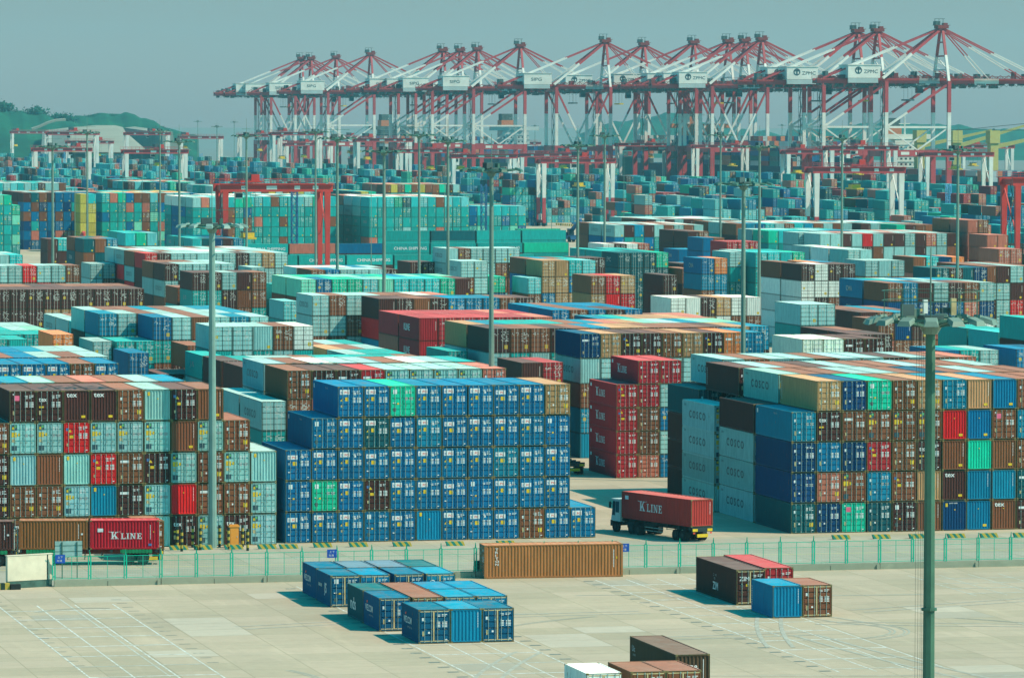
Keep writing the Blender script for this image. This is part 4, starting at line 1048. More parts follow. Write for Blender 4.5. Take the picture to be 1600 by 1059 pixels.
def side_text(c, x, y, z, l, h, p=.55):
    if rnd.random() > p: return
    if c == 'G': slabel('C O S C O', x, y, z, l, h, 'decal_dark', .27, 1.25, .78)
    elif c == 'L': slabel('KLINE', x, y, z, l, h, 'decal_white', .3, 1.1, .75)
    elif c in 'TED': slabel(rnd.choice(['UASC', 'CHINA', 'EMC', 'JL PG']), x, y, z, l, h, 'decal_side', .3, 1.3, .7)
    elif c in 'BNUC': slabel(rnd.choice(['HANJIN', 'Wec', 'CMA']), x, y, z, l, h, 'decal_side', .28, 1.3, .7)
for (x, y, z, kind, c, n, zt) in STUFF:                               # the boxes under roofs that show
    for t in range(n): sbox(x, y, t*zt, CW, 12.19, zt-.03, rnd.choice('kKGB'), 0)
PALW = 'GGGGKKKkkTBPCR'
OCC = {}
def occ_add(x, y): OCC.setdefault(int(y//13), []).append((x, y))
def occ_hit(x, y): return any(abs(x-a) < 2.40 and abs(y-b_) < 12.1 for k in (-1, 0, 1) for a, b_ in OCC.get(int(y//13)+k, ()))
for o_ in C.objects:
    if o_.name.startswith('shipping_container') and o_.parent is None and abs(o_.rotation_euler.z) < .01: occ_add(o_.location.x-CW/2, o_.location.y)
ROWS = []
def row(*a, **k): ROWS.append((a, k))
def row_(xl, yt, T, tops, nb=1, low=PALW, back=None, hs=None, det=0, zt=PZ, grow=0, group=None, where='', part=0):
    """stack front: xl,yt picture position of the left end of its top edge; tops one letter per column ('.' none)"""
    top = T*zt; D = (CH-top)*F/(yt-hor(xl)); p = at_depth(xl, yt, D)
    new = []
    for b_ in ([0] if part == 0 else range(1, nb)):
        y = p.y+b_*12.75
        for j, c in enumerate(tops):
            if c == '.': continue
            h = (hs[j] if hs else T)
            if b_ > 0 and rnd.random() < grow: h -= 1
            x = p.x+j*PX
            if occ_hit(x, y): continue
            new.append((x, y))
            for t in range(h):
                exposed = True
                if D > 620 and c == 'T': c = rnd.choice('TTQQqE')
                cc = c if (t == h-1 and b_ == 0) else (rnd.choice(back or low) if t == h-1 else rnd.choice(low))
                if b_ > 0 and t < h-1 and j > 0: continue
                st = 1 if rnd.random() < (.13 if D < 1000 else .85) else 0
                if det and b_ == 0 and t >= h-det and len(used_labels) < 305:
                    container(x, y, t*zt, '40h', cc, auto_front(cc, rnd), {'G': 'cosco', 'L': 'kline'}.get(cc, '') if j == 0 else '', 0, lay(cc, 'D', t, j, where), group)
                else:
                    sbox(x, y, t*zt, CW, 12.19, zt-.035, cc, st)
                    if j == 0 or (hs and hs[j-1] <= t): side_text(cc, x, y, t*zt, 12.19, zt)
    for q_ in new: occ_add(*q_)
    return p
GM = 'containers in the farther rows'
# --- left
row(449, 577.5, 5, 'KkkLGGGGP', 1, det=1, group=GM, where='brown row behind blue stack')
row(412, 566.5, 5, 'GKWGGKWGT', 1, back='GWTK', det=1, group=GM, where='row behind that brown row')
row(-42, 567.5, 5, 'BBBBKB', 1, det=1, group=GM, where='blue row at left edge')
row(-52, 557, 5, 'CKBGKG', 2, back='CKBG', low='BKT')
row(475, 618, 4, 'E', 1, low='T'); row(409+34, 643, 3, 'TTT', 1, low='T'); row(409, 626, 4, 'G', 2, low='GGT', back='G')
row(345, 562.5, 4, 'kTGGKTTTTK', 4, back='TTTGGAKBg', low='TKTG'); row(378, 572, 4, 'kT', 1, low='kT')
row(-48, 529, 4, 'TTT', 2, back='TgT', low='T'); row(-22, 521, 4, 'TTTT', 3, back='TGg', low='T')
row(82, 521, 5, 'O', 1, low='k'); row(145, 532, 4, 'G', 1, low='T'); row(201, 550, 4, 'B', 1, low='TB'); row(250, 583, 3, 'kk', 1, low='kK')
row(236, 510, 5, 'GGGGGGKW', 1, low='TGTK', where='', det=0)
row(181, 532, 4, 'TT', 1, low='T')
row(177.5, 495, 5, 'kKBGKGCG', 3, back='KGGGKC', low='kKTG')
row(127, 505, 4, 'TkTG', 3, back='TTGKg', low='TkTG')
row(-10, 451, 5, 'kkkkkkkkk', 2, back='kKKT', low='kKkA'); row(-8, 480, 4, 'AK', 1, low='kA')
row(-10, 414, 5, 'GGRGGK', 1, low='GRGK'); row(-6, 397, 5, 'GT', 2, back='G', low='TG')
row(141, 411, 4, 'GG', 1, low='KGT'); row(160, 389.5, 5, 'GB', 2, back='G', low='GKB')
row(226, 395, 5, 'RkGGGGGkGAG', 4, back='GWKGG', low='GKRk')
row(257, 411.5, 5, 'kGGGG', 2, back='WGK', low='kKG'); row(300, 425, 5, 'kkGkK', 1, low='kKT'); row(277, 448, 4, 'KG', 1, low='GKT'); row(246, 425, 4, 'TT', 2, low='T')
row(392, 417, 5, 'G', 1, low='GC'); row(413, 445, 4, 'TT', 1, low='TT'); row(366, 412, 5, 'B', 1, low='BN'); row(388, 472, 3, 'TT', 1, low='T')
row(440, 421, 5, 'GGKBGGGk', 2, back='GUAW', low='GTKC')
row(470, 436, 5, 'gBEETgTTTEk', 2, back='TgEU', low='TgK'); row(443, 470, 4, 'T', 1, low='T')
row(488, 461, 5, 'GKGGKKWP', 1, low='GKGK', back='G')
row(592, 466, 5, 'kkKkUUUKk', 1, low='BRCK')
row(655, 496, 5, 'LLLLLLP', 2, back='LLP', low='LLRP')
row(766, 513, 5, 'kKKkKUAAKKKkAC', 3, back='TTGgCKAP', low='kTG'); row(700, 548, 4, 'TT', 1, low='T'); row(808, 527, 4, 'k', 1, low='k')
row(770, 556, 4, 'E', 1, low='T'); row(846, 532, 4, 'Gk', 1, low='Gk'); row(815, 566, 4, 'kL', 1, low='k')
row(907, 521, 5, 'NAkkKAkOC', 1, det=1, low='CNKG', group=GM, where='long brown row at centre')
row(875, 560, 4, 'P', 1, low='KEP')
row(862, 484, 5, 'BKBkB', 2, back='BUK', low='BkG')
row(720, 408, 5, 'GG', 1, low='GK'); row(697, 388, 5, 'GKGGGG', 1, low='GKkG', hs=[5]*6); row(681, 410, 4, 'kk', 1, low='k'); row(641, 409, 4, 'kk', 1, low='k')
row(742, 412, 4, 'kKT', 1, low='kG'); row(748, 432, 4, 'BT', 1, low='B')
row(847, 407, 5, 'AATT', 2, back='TCK', low='BKCA'); row(825, 434, 4, 'TTNKT', 1, low='TBAK')
row(923, 431, 5, 'KRA', 1, low='KRA'); row(886, 457, 4, 'KK', 1, low='KA'); row(905, 403, 5, 'kk', 1, low='kK')
row(942, 381, 5, 'WkWP', 1, low='WKG'); row(966, 395, 5, 'DDDT', 3, back='DT', low='D'); row(954, 416, 4, 'DDDD', 1, low='D')
row(1048, 465.5, 4, 'WWkAWW', 1, low='BKAW'); row(1096, 437, 5, 'NKWkW', 1, low='WkAK'); row(1071, 437, 5, 'B', 1, low='WK'); row(1036, 430, 5, 'k', 1, low='k')
row(992, 462, 4, 'kD', 1, low='kD'); row(1020, 494, 4, 'KPP', 1, low='K')
row(1096, 404, 5, 'BO', 1, low='KC'); row(1062, 412, 4, 'kB', 1, low='kB'); row(1046, 420, 4, 'KK', 1, low='k')
row(1135, 378, 5, 'LLL', 1, low='LK'); row(1098, 372, 5, 'BK', 2, low='B'); row(1075, 362, 5, 'kK', 2, low='k'); row(1060, 390, 4, 'BC', 1, low='kB')
row(1180, 395, 5, 'TTTE', 2, back='GT', low='T'); row(1140, 394, 5, 'GT', 1, low='T'); row(1155, 417, 4, 'TTTT', 1, low='Tk')
row(1252, 413.5, 5, 'kWkk', 2, back='GUO', low='WKkW'); row(1219, 410, 5, 'K', 1, low='WT'); row(1254, 440, 4, 'WKkWW', 1, low='WKG')
row(1281, 366, 5, 'GGkGRGkkGkPGk', 3, back='GPG', low='GKkGG'); row(1248, 364, 5, 'GG', 2, low='G')
row(1512, 345, 6, 'PK', 2, low='PK'); row(1542, 368, 5, 'PP', 1, low='PR'); row(1560, 390, 5, 'PP', 1, low='PR')
row(1325, 391, 5, 'GG', 3, low='GW'); row(1352, 408, 5, 'GGG', 1, low='GOG')
row(1251, 476, 5, 'GG', 1, low='GT'); row(1213, 507, 4, 'TTT', 1, low='TG')
row(1345, 488.5, 4, 'kKCk', 2, low='kKC'); row(1387, 443, 5, 'KUkGkKG', 2, back='GUT', low='KNWPB')
row(1427, 402.5, 5, 'KTNO', 1, back='UO', low='KPT'); row(1500, 419, 5, 'DN', 1, low='D'); row(1536, 417, 5, 'KkGK', 2, back='GK', low='GRKk')
row(1462, 420, 5, 'Dk', 1, low='D'); row(1600, 441, 4, 'kK', 1, low='k')
row(1254, 530, 5, 'WWkk', 1, low='GCk', det=1, group=GM, where='white row right of centre')
row(1338, 523, 4, 'kk', 2, low='kCK'); row(1372, 500, 4, 'KNkPK', 1, low='PNKk')
row(1612, 499, 5, 'TKk', 1, low='TGk'); row(1560, 520, 4, 'TT', 2, low='T'); row(1588, 546, 4, 'BN', 1, low='B'); row(1470, 548, 4, 'BTG', 1, low='G'); row(1640, 515, 5, 'Kk', 2, low='K')
row(1190, 552, 4, 'GKGG', 1, low='GK')
# --- farther band at 340 to 400
row(960, 352, 5, 'GkCkGKGKG', 3, back='GKW', low='TKB'); row(1010, 343, 5, 'kGkGkKGGGG', 3, back='GGKW', low='TkC'); row(1150, 350, 5, 'KCBTGKTCKGKG', 3, back='GWK', low='TkC')
row(1200, 361, 5, 'TTTTGTCC', 2, back='GT', low='TG'); row(1330, 350, 5, 'kkGGKGK', 3, back='TCW', low='kT')
row(1400, 352, 5, 'TkKK', 2, low='TKN')
row(-60, 304, 6, 'TTTTgTT', 2, low='TTTg', hs=[6, 6, 6, 6, 6, 6, 5]); 
row(36, 300, 6, 'kDKkBBBBNk', 4, back='GkK', low='BBBKTPN'); row(98, 311, 5, 'DYYK', 1, low='YKT')
row(159, 301, 6, 'TPTBKKTKGTTB', 5, back='TYOGk', low='TTTTgKPBTT')
row(125, 302, 6, 'YT', 1, low='YYD')
row(301, 308, 6, 'GPTTTTT', 4, back='GTW', low='TTTTKB')
row(358, 307, 6, 'TTTTTKTTTGTTT', 5, back='GTkW', low='TTTTTGTPTTTK')
row(552, 299, 6, 'DYT', 4, low='DYT'); row(577, 308, 6, 'TTTTDTTTKTTT', 5, back='GKPW', low='TTTTTGTPTTTG'); row(720, 322, 5, 'TBTGTTTT', 3, back='TGK', low='TTTgBT')
row(-60, 285, 6, 'TTTKTTGTTGTkGGK', 5, back='TGK', low='TTGK'); row(200, 283, 6, 'kTTTBKTkGG', 4, back='TGOK', low='TTE'); row(330, 290, 6, 'GKkTTTGKYGKKYG', 4, back='TGK', low='TKD')
row(600, 288, 6, 'KYKTKYKKTkG', 4, back='KPT', low='KTD')
# long boxes lying across the view (teal ones lettered), left of the concrete road
def lying(px, py, t0, n, cols, txts, D0, kind='40'):
    L, H = KIND[kind]; p = at_depth(px, py, D0); 
    for i, c in enumerate(cols):
        x = p.x+i*(L+.35); z = t0*2.6
        for t in range(t0+1):
            if t < t0-1: cc = 'T'
            else: cc = c if t == t0 else rnd.choice('TTk')
            sbox(x, p.y, t*2.6, L, CW, H, cc, 2)
        if txts[i]: slabel_front(txts[i], x+L*.22, p.y, z+H*.34, H*.3, 'decal_white', 1.1); 
lying(378, 378, 2, 7, 'TPBTTTE', ['CHINA SHIPPING', '', '', 'CHINA SHIPPING', 'CHINA SHIPPING', 'CHINA SHIPPING', ''], 1225)
lying(392, 396, 1, 6, 'TTTTTT', ['', 'CHINA SHIPPING', 'CHINA SHIPPING', '', 'CHINA SHIPPING', 'CHINA SHIPPING'], 1212)
lying(808, 357, 3, 1, 'E', ['UASC'], 1290)
lying(602, 357, 3, 4, 'TDTT', ['', '', '', ''], 1262); row(300, 372, 4, 'TDNkC', 3, low='TN'); row(195, 363, 5, 'TTT', 2, low='NPT'); row(74, 372, 4, 'kTG', 1, low='k'); row(130, 372, 5, 'DKC', 2, low='DK')

def run_rows():
    for part in (0, 1):
        for a, k in ROWS: row_(*a, part=part, **k)
        if part == 0: pass
run_rows()
# --- the far yard: lanes of six columns, bays running away from us
def px_of(x, y, z=0):
    d = Vector((x, y, z-CH)); zc = d.dot(fw); return 800+F*d.dot(rt2)/zc, 529.5-F*d.dot(up2)/zc
FARP = 'TTTTTQQQQCCCCCBDDDKKkGqEPPL'
lane = -560.0
while lane < 420*4:
    y = 1000.0
    prev = [0]*6; run = 0
    while y < 3350:
        run += 1
        if run % 16 == 0: y += 30; prev = [0]*6; continue
        ux_, vy = px_of(lane+7, y, 12)
        ok = -60 < ux_ < 1660 and lane+20 < quay_x(y)-95
        start = 1640 if ux_ < 520 else (1620 if ux_ < 870 else (1400 if ux_ < 1010 else (1290 if ux_ < 1340 else 1180)))
        if 835 < ux_ < 990 and y < 1800: ok = False
        if 590 < ux_ < 815 and y < 1960: ok = False
        if 1225 < ux_ < 1430 and y < 1400: ok = False
        if ok and y > start:
            base = 3.2+1.6*math.sin(lane*.05+y*.011)+rnd.uniform(-.8, .8)
            cur = []
            dom = rnd.choice(FARP)
            for j in range(6):
                h = max(0, min(6, int(round(base+rnd.uniform(-1.6, 1.3)))))
                cur.append(h)
                for t in range(h):
                    if t < prev[j] and (j == 0 or t < cur[j-1]) and t < h-1: continue
                    fc = 't' if t == h-1 else ''
                    if t >= prev[j]: fc += 'f'
                    if j == 0 or t >= cur[j-1]: fc += 'l'
                    if fc: sbox(lane+j*PX, y, t*PZ, CW, 12.19, 2.88, dom if rnd.random() < .4 else rnd.choice(FARP), 0, None, fc)
            prev = cur
        else: prev = [0]*6
        y += 12.8
    lane += 24.5
nq = len(SM); nx_ = len(XV)
me = bpy.data.meshes.new('distant_containers')
V = np.array(SV+XV, np.float32); me.vertices.add(len(V)); me.vertices.foreach_set('co', V.ravel())
tot = [4]*nq+[len(f) for f in XF]; idx = list(range(4*nq)); 
for f in XF: idx += [i+4*nq for i in f]
me.loops.add(len(idx)); me.loops.foreach_set('vertex_index', idx)
me.polygons.add(len(tot)); st = np.concatenate([[0], np.cumsum(tot)[:-1]]).astype(np.int32)
me.polygons.foreach_set('loop_start', st); me.polygons.foreach_set('loop_total', np.array(tot, np.int32))
for m_ in SMATS: me.materials.append(MATS[m_])
me.polygons.foreach_set('material_index', np.array(SM+XM, np.int32))
uvl = me.uv_layers.new(name='UVMap'); uv = np.zeros((len(idx), 2), np.float32)
uv[:4*nq] = np.tile(np.array([(0, 0), (1, 0), (1, 1), (0, 1)], np.float32), (nq, 1)); uvl.data.foreach_set('uv', uv.ravel())
ca = me.attributes.new('Col', 'FLOAT_COLOR', 'FACE'); cc = np.ones((len(tot), 4), np.float32); cc[:nq, :3] = np.array(SC_); ca.data.foreach_set('color', cc.ravel())
ra = me.attributes.new('Rnd', 'FLOAT', 'FACE'); rr = np.zeros(len(tot), np.float32); rr[:nq] = SR; ra.data.foreach_set('value', rr)
me.update(calc_edges=True); me.validate()
o = bpy.data.objects.new('distant_containers', me); C.objects.link(o); tag(o, kind='stuff')
tag(o, 'thousands of mixed containers stacked in rows across the yard beyond the near stacks', 'containers')
print('stuff faces', nq, 'individual containers', len(used_labels))

# ------------------------------------------------------------------ rubber tyred gantry cranes
def gantry(x, y, span, h, colr, label, dpt=9.0, sp=.6, trolley=.5, rz=0.0, numb=None, rd=.42, name='gantry_crane'):
    e = empty(name, (x, y, 0), rz, label, 'gantry crane', 'gantry cranes straddling the container rows')
    beamc, legc, lowc = colr; lw = 1.55 if legc == 'crane_white' else 1.3
    for sx in (0, span):
        for sy in (0, dpt):
            m_ = MB(); zr = h*rd
            m_.box(sx-lw*.42, sy-.5, 1.6, sx+lw*.42, sy+.5, zr, lowc); m_.add(*[[(sx-lw*.42, sy-.5, zr), (sx+lw*.42, sy-.5, zr), (sx+lw*.42, sy+.5, zr), (sx-lw*.42, sy+.5, zr), (sx-lw*.55, sy-.6, h-1.9), (sx+lw*.55, sy-.6, h-1.9), (sx+lw*.55, sy+.6, h-1.9), (sx-lw*.55, sy+.6, h-1.9)],
                [(0,3,2,1), (4,5,6,7), (0,1,5,4), (1,2,6,5), (2,3,7,6), (3,0,4,7)], legc]); m_.build('leg', e)
            m_ = MB()
            for k in (-.7, .7): m_.cyl((sx-.4, sy+k, .75), (sx+.4, sy+k, .75), .75, .75, 12, 'tyre')
            m_.build('wheel_set', e)
        m_ = MB(); m_.box(sx-.6, -1.2, 1.3, sx+.6, dpt+1.2, 2.4, lowc); m_.box(sx-.5, dpt*.25, 2.4, sx+.5, dpt*.75, 4.6, 'crane_white' if sx == 0 else 'machinery'); m_.build('sill_beam', e)
    for sy in (0, dpt):
        m_ = MB(); m_.box(-1.3, sy-.55, h-1.9, span+1.3, sy+.55, h, beamc); g_ = m_.build('main_beam', e)
        for xx in (.18, .45, .7, .88):
            m_ = MB(); m_.box(span*xx-1.0*(1.3 if xx == .45 else .7), sy-.6, h-1.35, span*xx+1.0*(1.3 if xx == .45 else .7), sy-.56, h-.45, 'crane_white')
            if numb and xx == .18: m_.text(numb, (span*.18-.6, sy-.62, h-1.2), (1, 0, 0), (0, 0, 1), .6, 'decal_dark')
            m_.build('plate', g_)
    m_ = MB()
    for sy in (-.9, dpt+.9):
        m_.box(-1.5, sy-.03, h+1.1, span+1.5, sy+.03, h+1.18, beamc); m_.box(-1.5, sy-.03, h+.55, span+1.5, sy+.03, h+.6, beamc); m_.box(-1.5, min(sy, sy-.2), h-.1, span+1.5, max(sy, sy+.2), h+.02, beamc)
        k = 0
        while k*1.8 < span+3: m_.box(-1.5+k*1.8, sy-.04, h, -1.44+k*1.8, sy+.04, h+1.15, beamc); k += 1
    m_.build('walkway', e)
    for sx in (0, span):
        m_ = MB()
        m_.bar((sx, .5, h*.5), (sx, dpt-.5, h*.9), .3, .3, legc); m_.bar((sx, dpt-.5, h*.5), (sx, .5, h*.9), .12, .12, legc); m_.box(sx-.5, .5, h-1.7, sx+.5, dpt-.5, h-.3, beamc); m_.build('bracing', e)
    m_ = MB()
    for k in range(9): m_.bar((-.9, 1+k % 2*1.6, 2.5+k*(h-4)/9), (-.9, 1+(k+1) % 2*1.6, 2.5+(k+1)*(h-4)/9), .12, .25, 'machinery')
    m_.build('stair', e)
    tx = span*trolley; m_ = MB(); m_.box(tx-2.6, -.5, h+.3, tx+2.6, dpt+.5, h+.8, beamc); m_.box(tx-1.8, .8, h+.8, tx+.4, dpt-.8, h+2.6, 'machinery'); m_.box(tx+.2, .3, h+.8, tx+2.2, dpt*.5, h+2.3, 'crane_orange'); m_.build('trolley', e)
    m_ = MB(); m_.box(tx-3.6, .5, h-3.6, tx-2.0, 2.6, h-1.6, 'crane_white'); m_.box(tx-3.65, .45, h-3.3, tx-1.95, 1.5, h-2.3, 'glass_dark'); m_.build('cab', e)
    zs = h*sp; m_ = MB()
    for a in (-2.0, 2.0):
        for b_ in (1.2, dpt-1.2): m_.cyl((tx+a*.7, b_, zs+1.2), (tx+a*.7, b_, h+.3), .05, .05, 4, 'cable', False)
    m_.build('hoist_cable', e)
    m_ = MB(); m_.box(tx-1.1, -1.5, zs, tx+1.1, 10.5, zs+.45, 'spreader_yellow'); m_.box(tx-1.4, dpt*.3, zs+.45, tx+1.4, dpt*.7, zs+1.5, 'spreader_yellow'); m_.box(tx-1.5, dpt*.35, zs+1.5, tx+1.5, dpt*.65, zs+1.9, 'machinery'); m_.build('spreader', e)
    return e
RW = ('crane_red', 'crane_white', 'crane_red'); OR = ('crane_orange', 'crane_orange', 'crane_orange')
# left x, right x, top y of the nearest beam, label
GC = [(1276,1410,262,'nearest red and white portal crane, right of centre above the long grey row',.5,.42,'X12'),
 (1232,1326,235,'red and white portal crane just left of and behind the nearest one',.2,.3,None),(1300,1400,229,'red and white portal crane directly behind the nearest one at right',.45,.25,None),
 (1449,1550,239,'red and white portal crane at far right with a yellow spreader',.5,.36,None),(1506,1583,228,'farthest right red and white portal crane, in front of the moored ship',.25,.3,None),
 (1090,1168,227,'red and white portal crane under the crowded quay cranes right of centre',.75,.2,None),(970,1044,224,'red and white portal crane with a yellow spreader under the quay cranes at centre',.65,.3,None),
 (850,957,248,'red and white portal crane left of the concrete road at centre',.55,.42,None),(816,900,240,'red and white portal crane half hidden behind the centre one',.8,.4,None),
 (709,803,241,'red and white portal crane, right one of the close pair left of centre',.15,.45,None),(627,714,233,'red and white portal crane, left one of the close pair left of centre',.55,.5,None),
 (549,594,222,'small red and white portal crane behind the pair left of centre',.3,.4,None),(449,517,223,'red and white portal crane right of the leftmost quay cranes',.4,.35,None),
 (376,438,209,'small far portal crane under the left end of the quay cranes',.5,.3,None),(428,500,206,'small far portal crane behind the lamp masts below the quay cranes',.2,.2,None),
 (284,345,212,'small far portal crane right of the green hill',.1,.12,None),(199,262,206,'far portal crane in front of the right end of the green hill',.6,.2,None),
 (198,288,233,'large red and white portal crane in front of the quarry face at left',.55,.1,None),(56,138,230,'large red and white portal crane nearest the left edge',.75,.1,None),
 (108,173,219,'red and white portal crane between the two large ones at left',.7,.25,None),(20,72,204,'far portal crane below the green hill at the left edge',.1,.1,None),(78,150,205,'far portal crane below the road cut of the green hill',.5,.1,None),
 (500,560,213,'far portal crane left of the small one at centre left',.8,.3,None),(560,640,216,'far portal crane under the third group of quay cranes',.2,.35,None),(780,842,222,'far portal crane behind the close pair left of centre',.5,.35,None)]
for (xa, xb, yt, lab, tro, rd, nb_) in GC:
    D = F*27.0*.965/(xb-xa); h = CH-(yt-hor(xa))*D/F
    p = at_depth(xa, yt, D)
    gantry(p.x, p.y, 27.0, h, RW, lab, 9.0, rnd.uniform(.55, .75), tro, 0, nb_, rd)
D = F*25.2*.985/(512-352); p = at_depth(352, 287, D)
gantry(p.x, p.y, 25.2, CH-(287-hor(352))*D/F, OR, 'big all orange gantry crane standing left of centre before the teal wall', 9.5, .45, .25, 0, '401')
D = 1100; p = at_depth(1590, 279, D)
gantry(p.x, p.y, 25.2, CH-(279-hor(1590))*D/F, OR, 'all orange gantry crane cut by the right edge of the photo', 9.5, .6, .7, 0, '402')
# blue lattice lift towers seen in the yard
for px, yt, yb, c, lab in ((460, 296, 405, 'mast_blue', 'tall dark blue lattice tower under the big orange crane'), (756, 288, 378, 'mast_blue', 'dark blue lattice tower beside the centre lamp mast'), (77, 262, 290, 'mast_lightblue', 'light blue lattice tower behind the left lamp mast'),
      (1482, 287, 354, 'mast_lightblue', 'light blue lattice tower at right above the long grey row'), (102, 232, 265, 'mast_lightblue', 'small light blue lattice tower under the left portal crane'), (1103, 285, 330, 'mast_blue', 'dark blue lattice tower left of the lamp mast right of centre'), (314, 240, 262, 'mast_lightblue', 'small light blue lattice tower right of the left portal cranes'), (267, 238, 264, 'mast_lightblue', 'small pale lattice tower under the large crane before the quarry')):
    D = CH*F/(yb+22-hor(px)); p = at_depth(px, yt, D); h = p.z; w = 1.5
    e = empty('lattice_tower', (p.x, p.y, 0), 0, lab, 'tower', 'blue lattice towers in the yard'); m_ = MB()
    for a in (-w/2, w/2):
        for b_ in (-w/2, w/2): m_.box(a-.1, b_-.1, 0, a+.1, b_+.1, h, c)
    m_.build('frame', e); m_ = MB(); n = int(h/1.5)
    for k in range(n):
        z0, z1 = k*h/n, (k+1)*h/n; s = 1 if k % 2 else -1
        for f in (-1, 1): m_.bar((-w/2*s, f*w/2, z0), (w/2*s, f*w/2, z1), .12, .12, c); m_.bar((f*w/2, -w/2*s, z0), (f*w/2, w/2*s, z1), .12, .12, c)
        m_.box(-w/2, -w/2-.05, z0-.06, w/2, -w/2+.05, z0+.06, c)
    m_.build('bracing', e)

# ------------------------------------------------------------------ quay cranes
def quay_crane(x, y, H, typ, label, logo, k):
    """x,y: middle of the waterside legs; landside is towards -x; H apex height"""
    s = H/85.9; e = empty('quay_crane', (x, y, 0), 0, label, 'quay crane', 'ship to shore cranes lined up along the quay')
    G = 30.5*s; S = 23.0*s; z1, z2, z3, zg = 24*s, 27*s, 44.4*s, 57.8*s
    xl = -G
    def part(name): return MB(), name
    for sx in (xl, 0):
        for sy in (-S/2, S/2):
            m_ = MB(); w = 1.65*s
            m_.box(sx-w*.7, sy-w*.6, 2, sx+w*.7, sy+w*.6, z2, 'crane_red'); m_.box(sx-w/2, sy-w/2, z2, sx+w/2, sy+w/2, z3, 'crane_white'); m_.box(sx-w/2, sy-w/2, z3, sx+w/2, sy+w/2, zg+1, 'crane_red'); m_.build('leg', e)
            m_ = MB(); m_.box(sx-1.3, sy-5, .1, sx+1.3, sy+5, 1.9, 'crane_red_dark'); m_.build('bogie', e)
    for sy in (-S/2, S/2):
        m_ = MB(); m_.box(xl+1.3*s, sy-.9, z1, -1.3*s, sy+.9, z2-.05, 'crane_red'); m_.box(xl+7, sy-.95, z1+.8, xl+11, sy-.91, z1+2.2, 'crane_white'); m_.box(xl+14, sy-.95, z1+.8, xl+17, sy-.91, z1+2.2, 'crane_white'); m_.build('portal_beam', e)
    for sx in (xl, 0):
        m_ = MB(); m_.box(sx-.9, -S/2+1, z1, sx+.9, S/2-1, z2-.2, 'crane_red'); m_.box(sx-.7, -S/2+1, 2, sx+.7, S/2-1, 4, 'crane_red'); m_.box(sx-.6, -S/2+1, zg-1.5, sx+.6, S/2-1, zg+.5, 'crane_red'); m_.build('sill_beam', e)
    t = .95*s
    for sy in (-S/2, S/2):
        m_ = MB(); mid = xl/2
        if typ == 'A':
            zt_ = 37.6*s; m_.bar((xl, sy, zt_), (0, sy, zt_), t, t, 'crane_white'); m_.bar((xl, sy, zt_), (mid, sy, z2), t*.7, t*.7, 'crane_white'); m_.bar((0, sy, zt_), (mid, sy, z2), t*.7, t*.7, 'crane_white')
            f = (z3-zt_)/(zg-zt_); m_.bar((xl, sy, zt_), (xl+G*f, sy, z3), t, t, 'crane_white'); m_.bar((xl+G*f, sy, z3), (0, sy, zg), t*1.1, t*1.1, 'crane_red')
        else:
            f = (z3-z2)/(zg-z2)
            for sg_ in (-1, 1):
                xe = xl if sg_ < 0 else 0; xm = mid+(xe-mid)*f
                m_.bar((mid, sy, z2), (xm, sy, z3), t, t, 'crane_white'); m_.bar((xm, sy, z3), (xe, sy, zg), t, t, 'crane_red')
        m_.build('brace', e)
    # stair tower on the far landside leg
    m_ = MB(); n = 12
    for i in range(n): z = 4+i*(zg-6)/n; m_.bar((xl-1.8, -S/2-1.2+(i % 2)*2.4, z), (xl-1.8, -S/2-1.2+((i+1) % 2)*2.4, z+(zg-6)/n), .5, .15, 'machinery'); m_.box(xl-2.4, -S/2-1.6, z-.06, xl-1.0, -S/2+1.6, z+.06, 'machinery')
    for yy in (-1.6, 1.6): m_.box(xl-2.4, -S/2+yy-.08, 3, xl-2.25, -S/2+yy+.08, zg, 'machinery')
    m_.build('stair', e)
    # girder (landside) and boom (waterside)
    back = xl-31*s; tip = 62*s
    for nm, segs in (('girder', [(back, xl-8*s, 'crane_red'), (xl-8*s, xl-.0*s, 'crane_red'), (xl, -12*s, 'crane_red'), (-12*s, -2*s, 'crane_grey'), (-2*s, 2*s, 'crane_red')]), ('boom', [(2*s, 15*s, 'crane_red'), (15*s, 27*s, 'crane_white'), (27*s, 48*s, 'crane_red'), (48*s, 54*s, 'crane_white'), (54*s, tip, 'crane_red')])):
        m_ = MB()
        for sy in (-3.2*s, 3.2*s):
            for a, b_, c in segs: m_.box(a, sy-.55, zg, b_, sy+.55, zg+2.3*s, c)
        xx = segs[0][0]
        while xx < segs[-1][1]: m_.box(xx, -3.2*s, zg+.3, xx+.5, 3.2*s, zg+1.3, 'crane_red_dark'); xx += 6
        g_ = m_.build(nm, e)
        m_ = MB(); a, b_ = segs[0][0], segs[-1][1]
        for sy in (-4.6*s, 4.6*s):
            m_.box(a, sy-.5, zg+1.9, b_, sy+.5, zg+2.0, 'crane_red_dark'); m_.box(a, sy-.05, zg+3.3, b_, sy+.05, zg+3.42, 'crane_red_dark'); m_.box(a, sy-.05, zg+2.6, b_, sy+.05, zg+2.68, 'crane_red_dark')
            xx = a
            while xx < b_: m_.box(xx, sy-.06, zg+2, xx+.12, sy+.06, zg+3.4, 'crane_red_dark'); xx += 2.4
        for i in range(int((b_-a)/4)):
            xx = a+i*4; m_.bar((xx, -3.2*s, zg+2.3*s), (xx+2, -3.2*s, zg+3.9*s), .22, .22, 'crane_red_dark'); m_.bar((xx+2, -3.2*s, zg+3.9*s), (xx+4, -3.2*s, zg+2.3*s), .22, .22, 'crane_red_dark')
        m_.build('walkway', g_)
        m_ = MB()
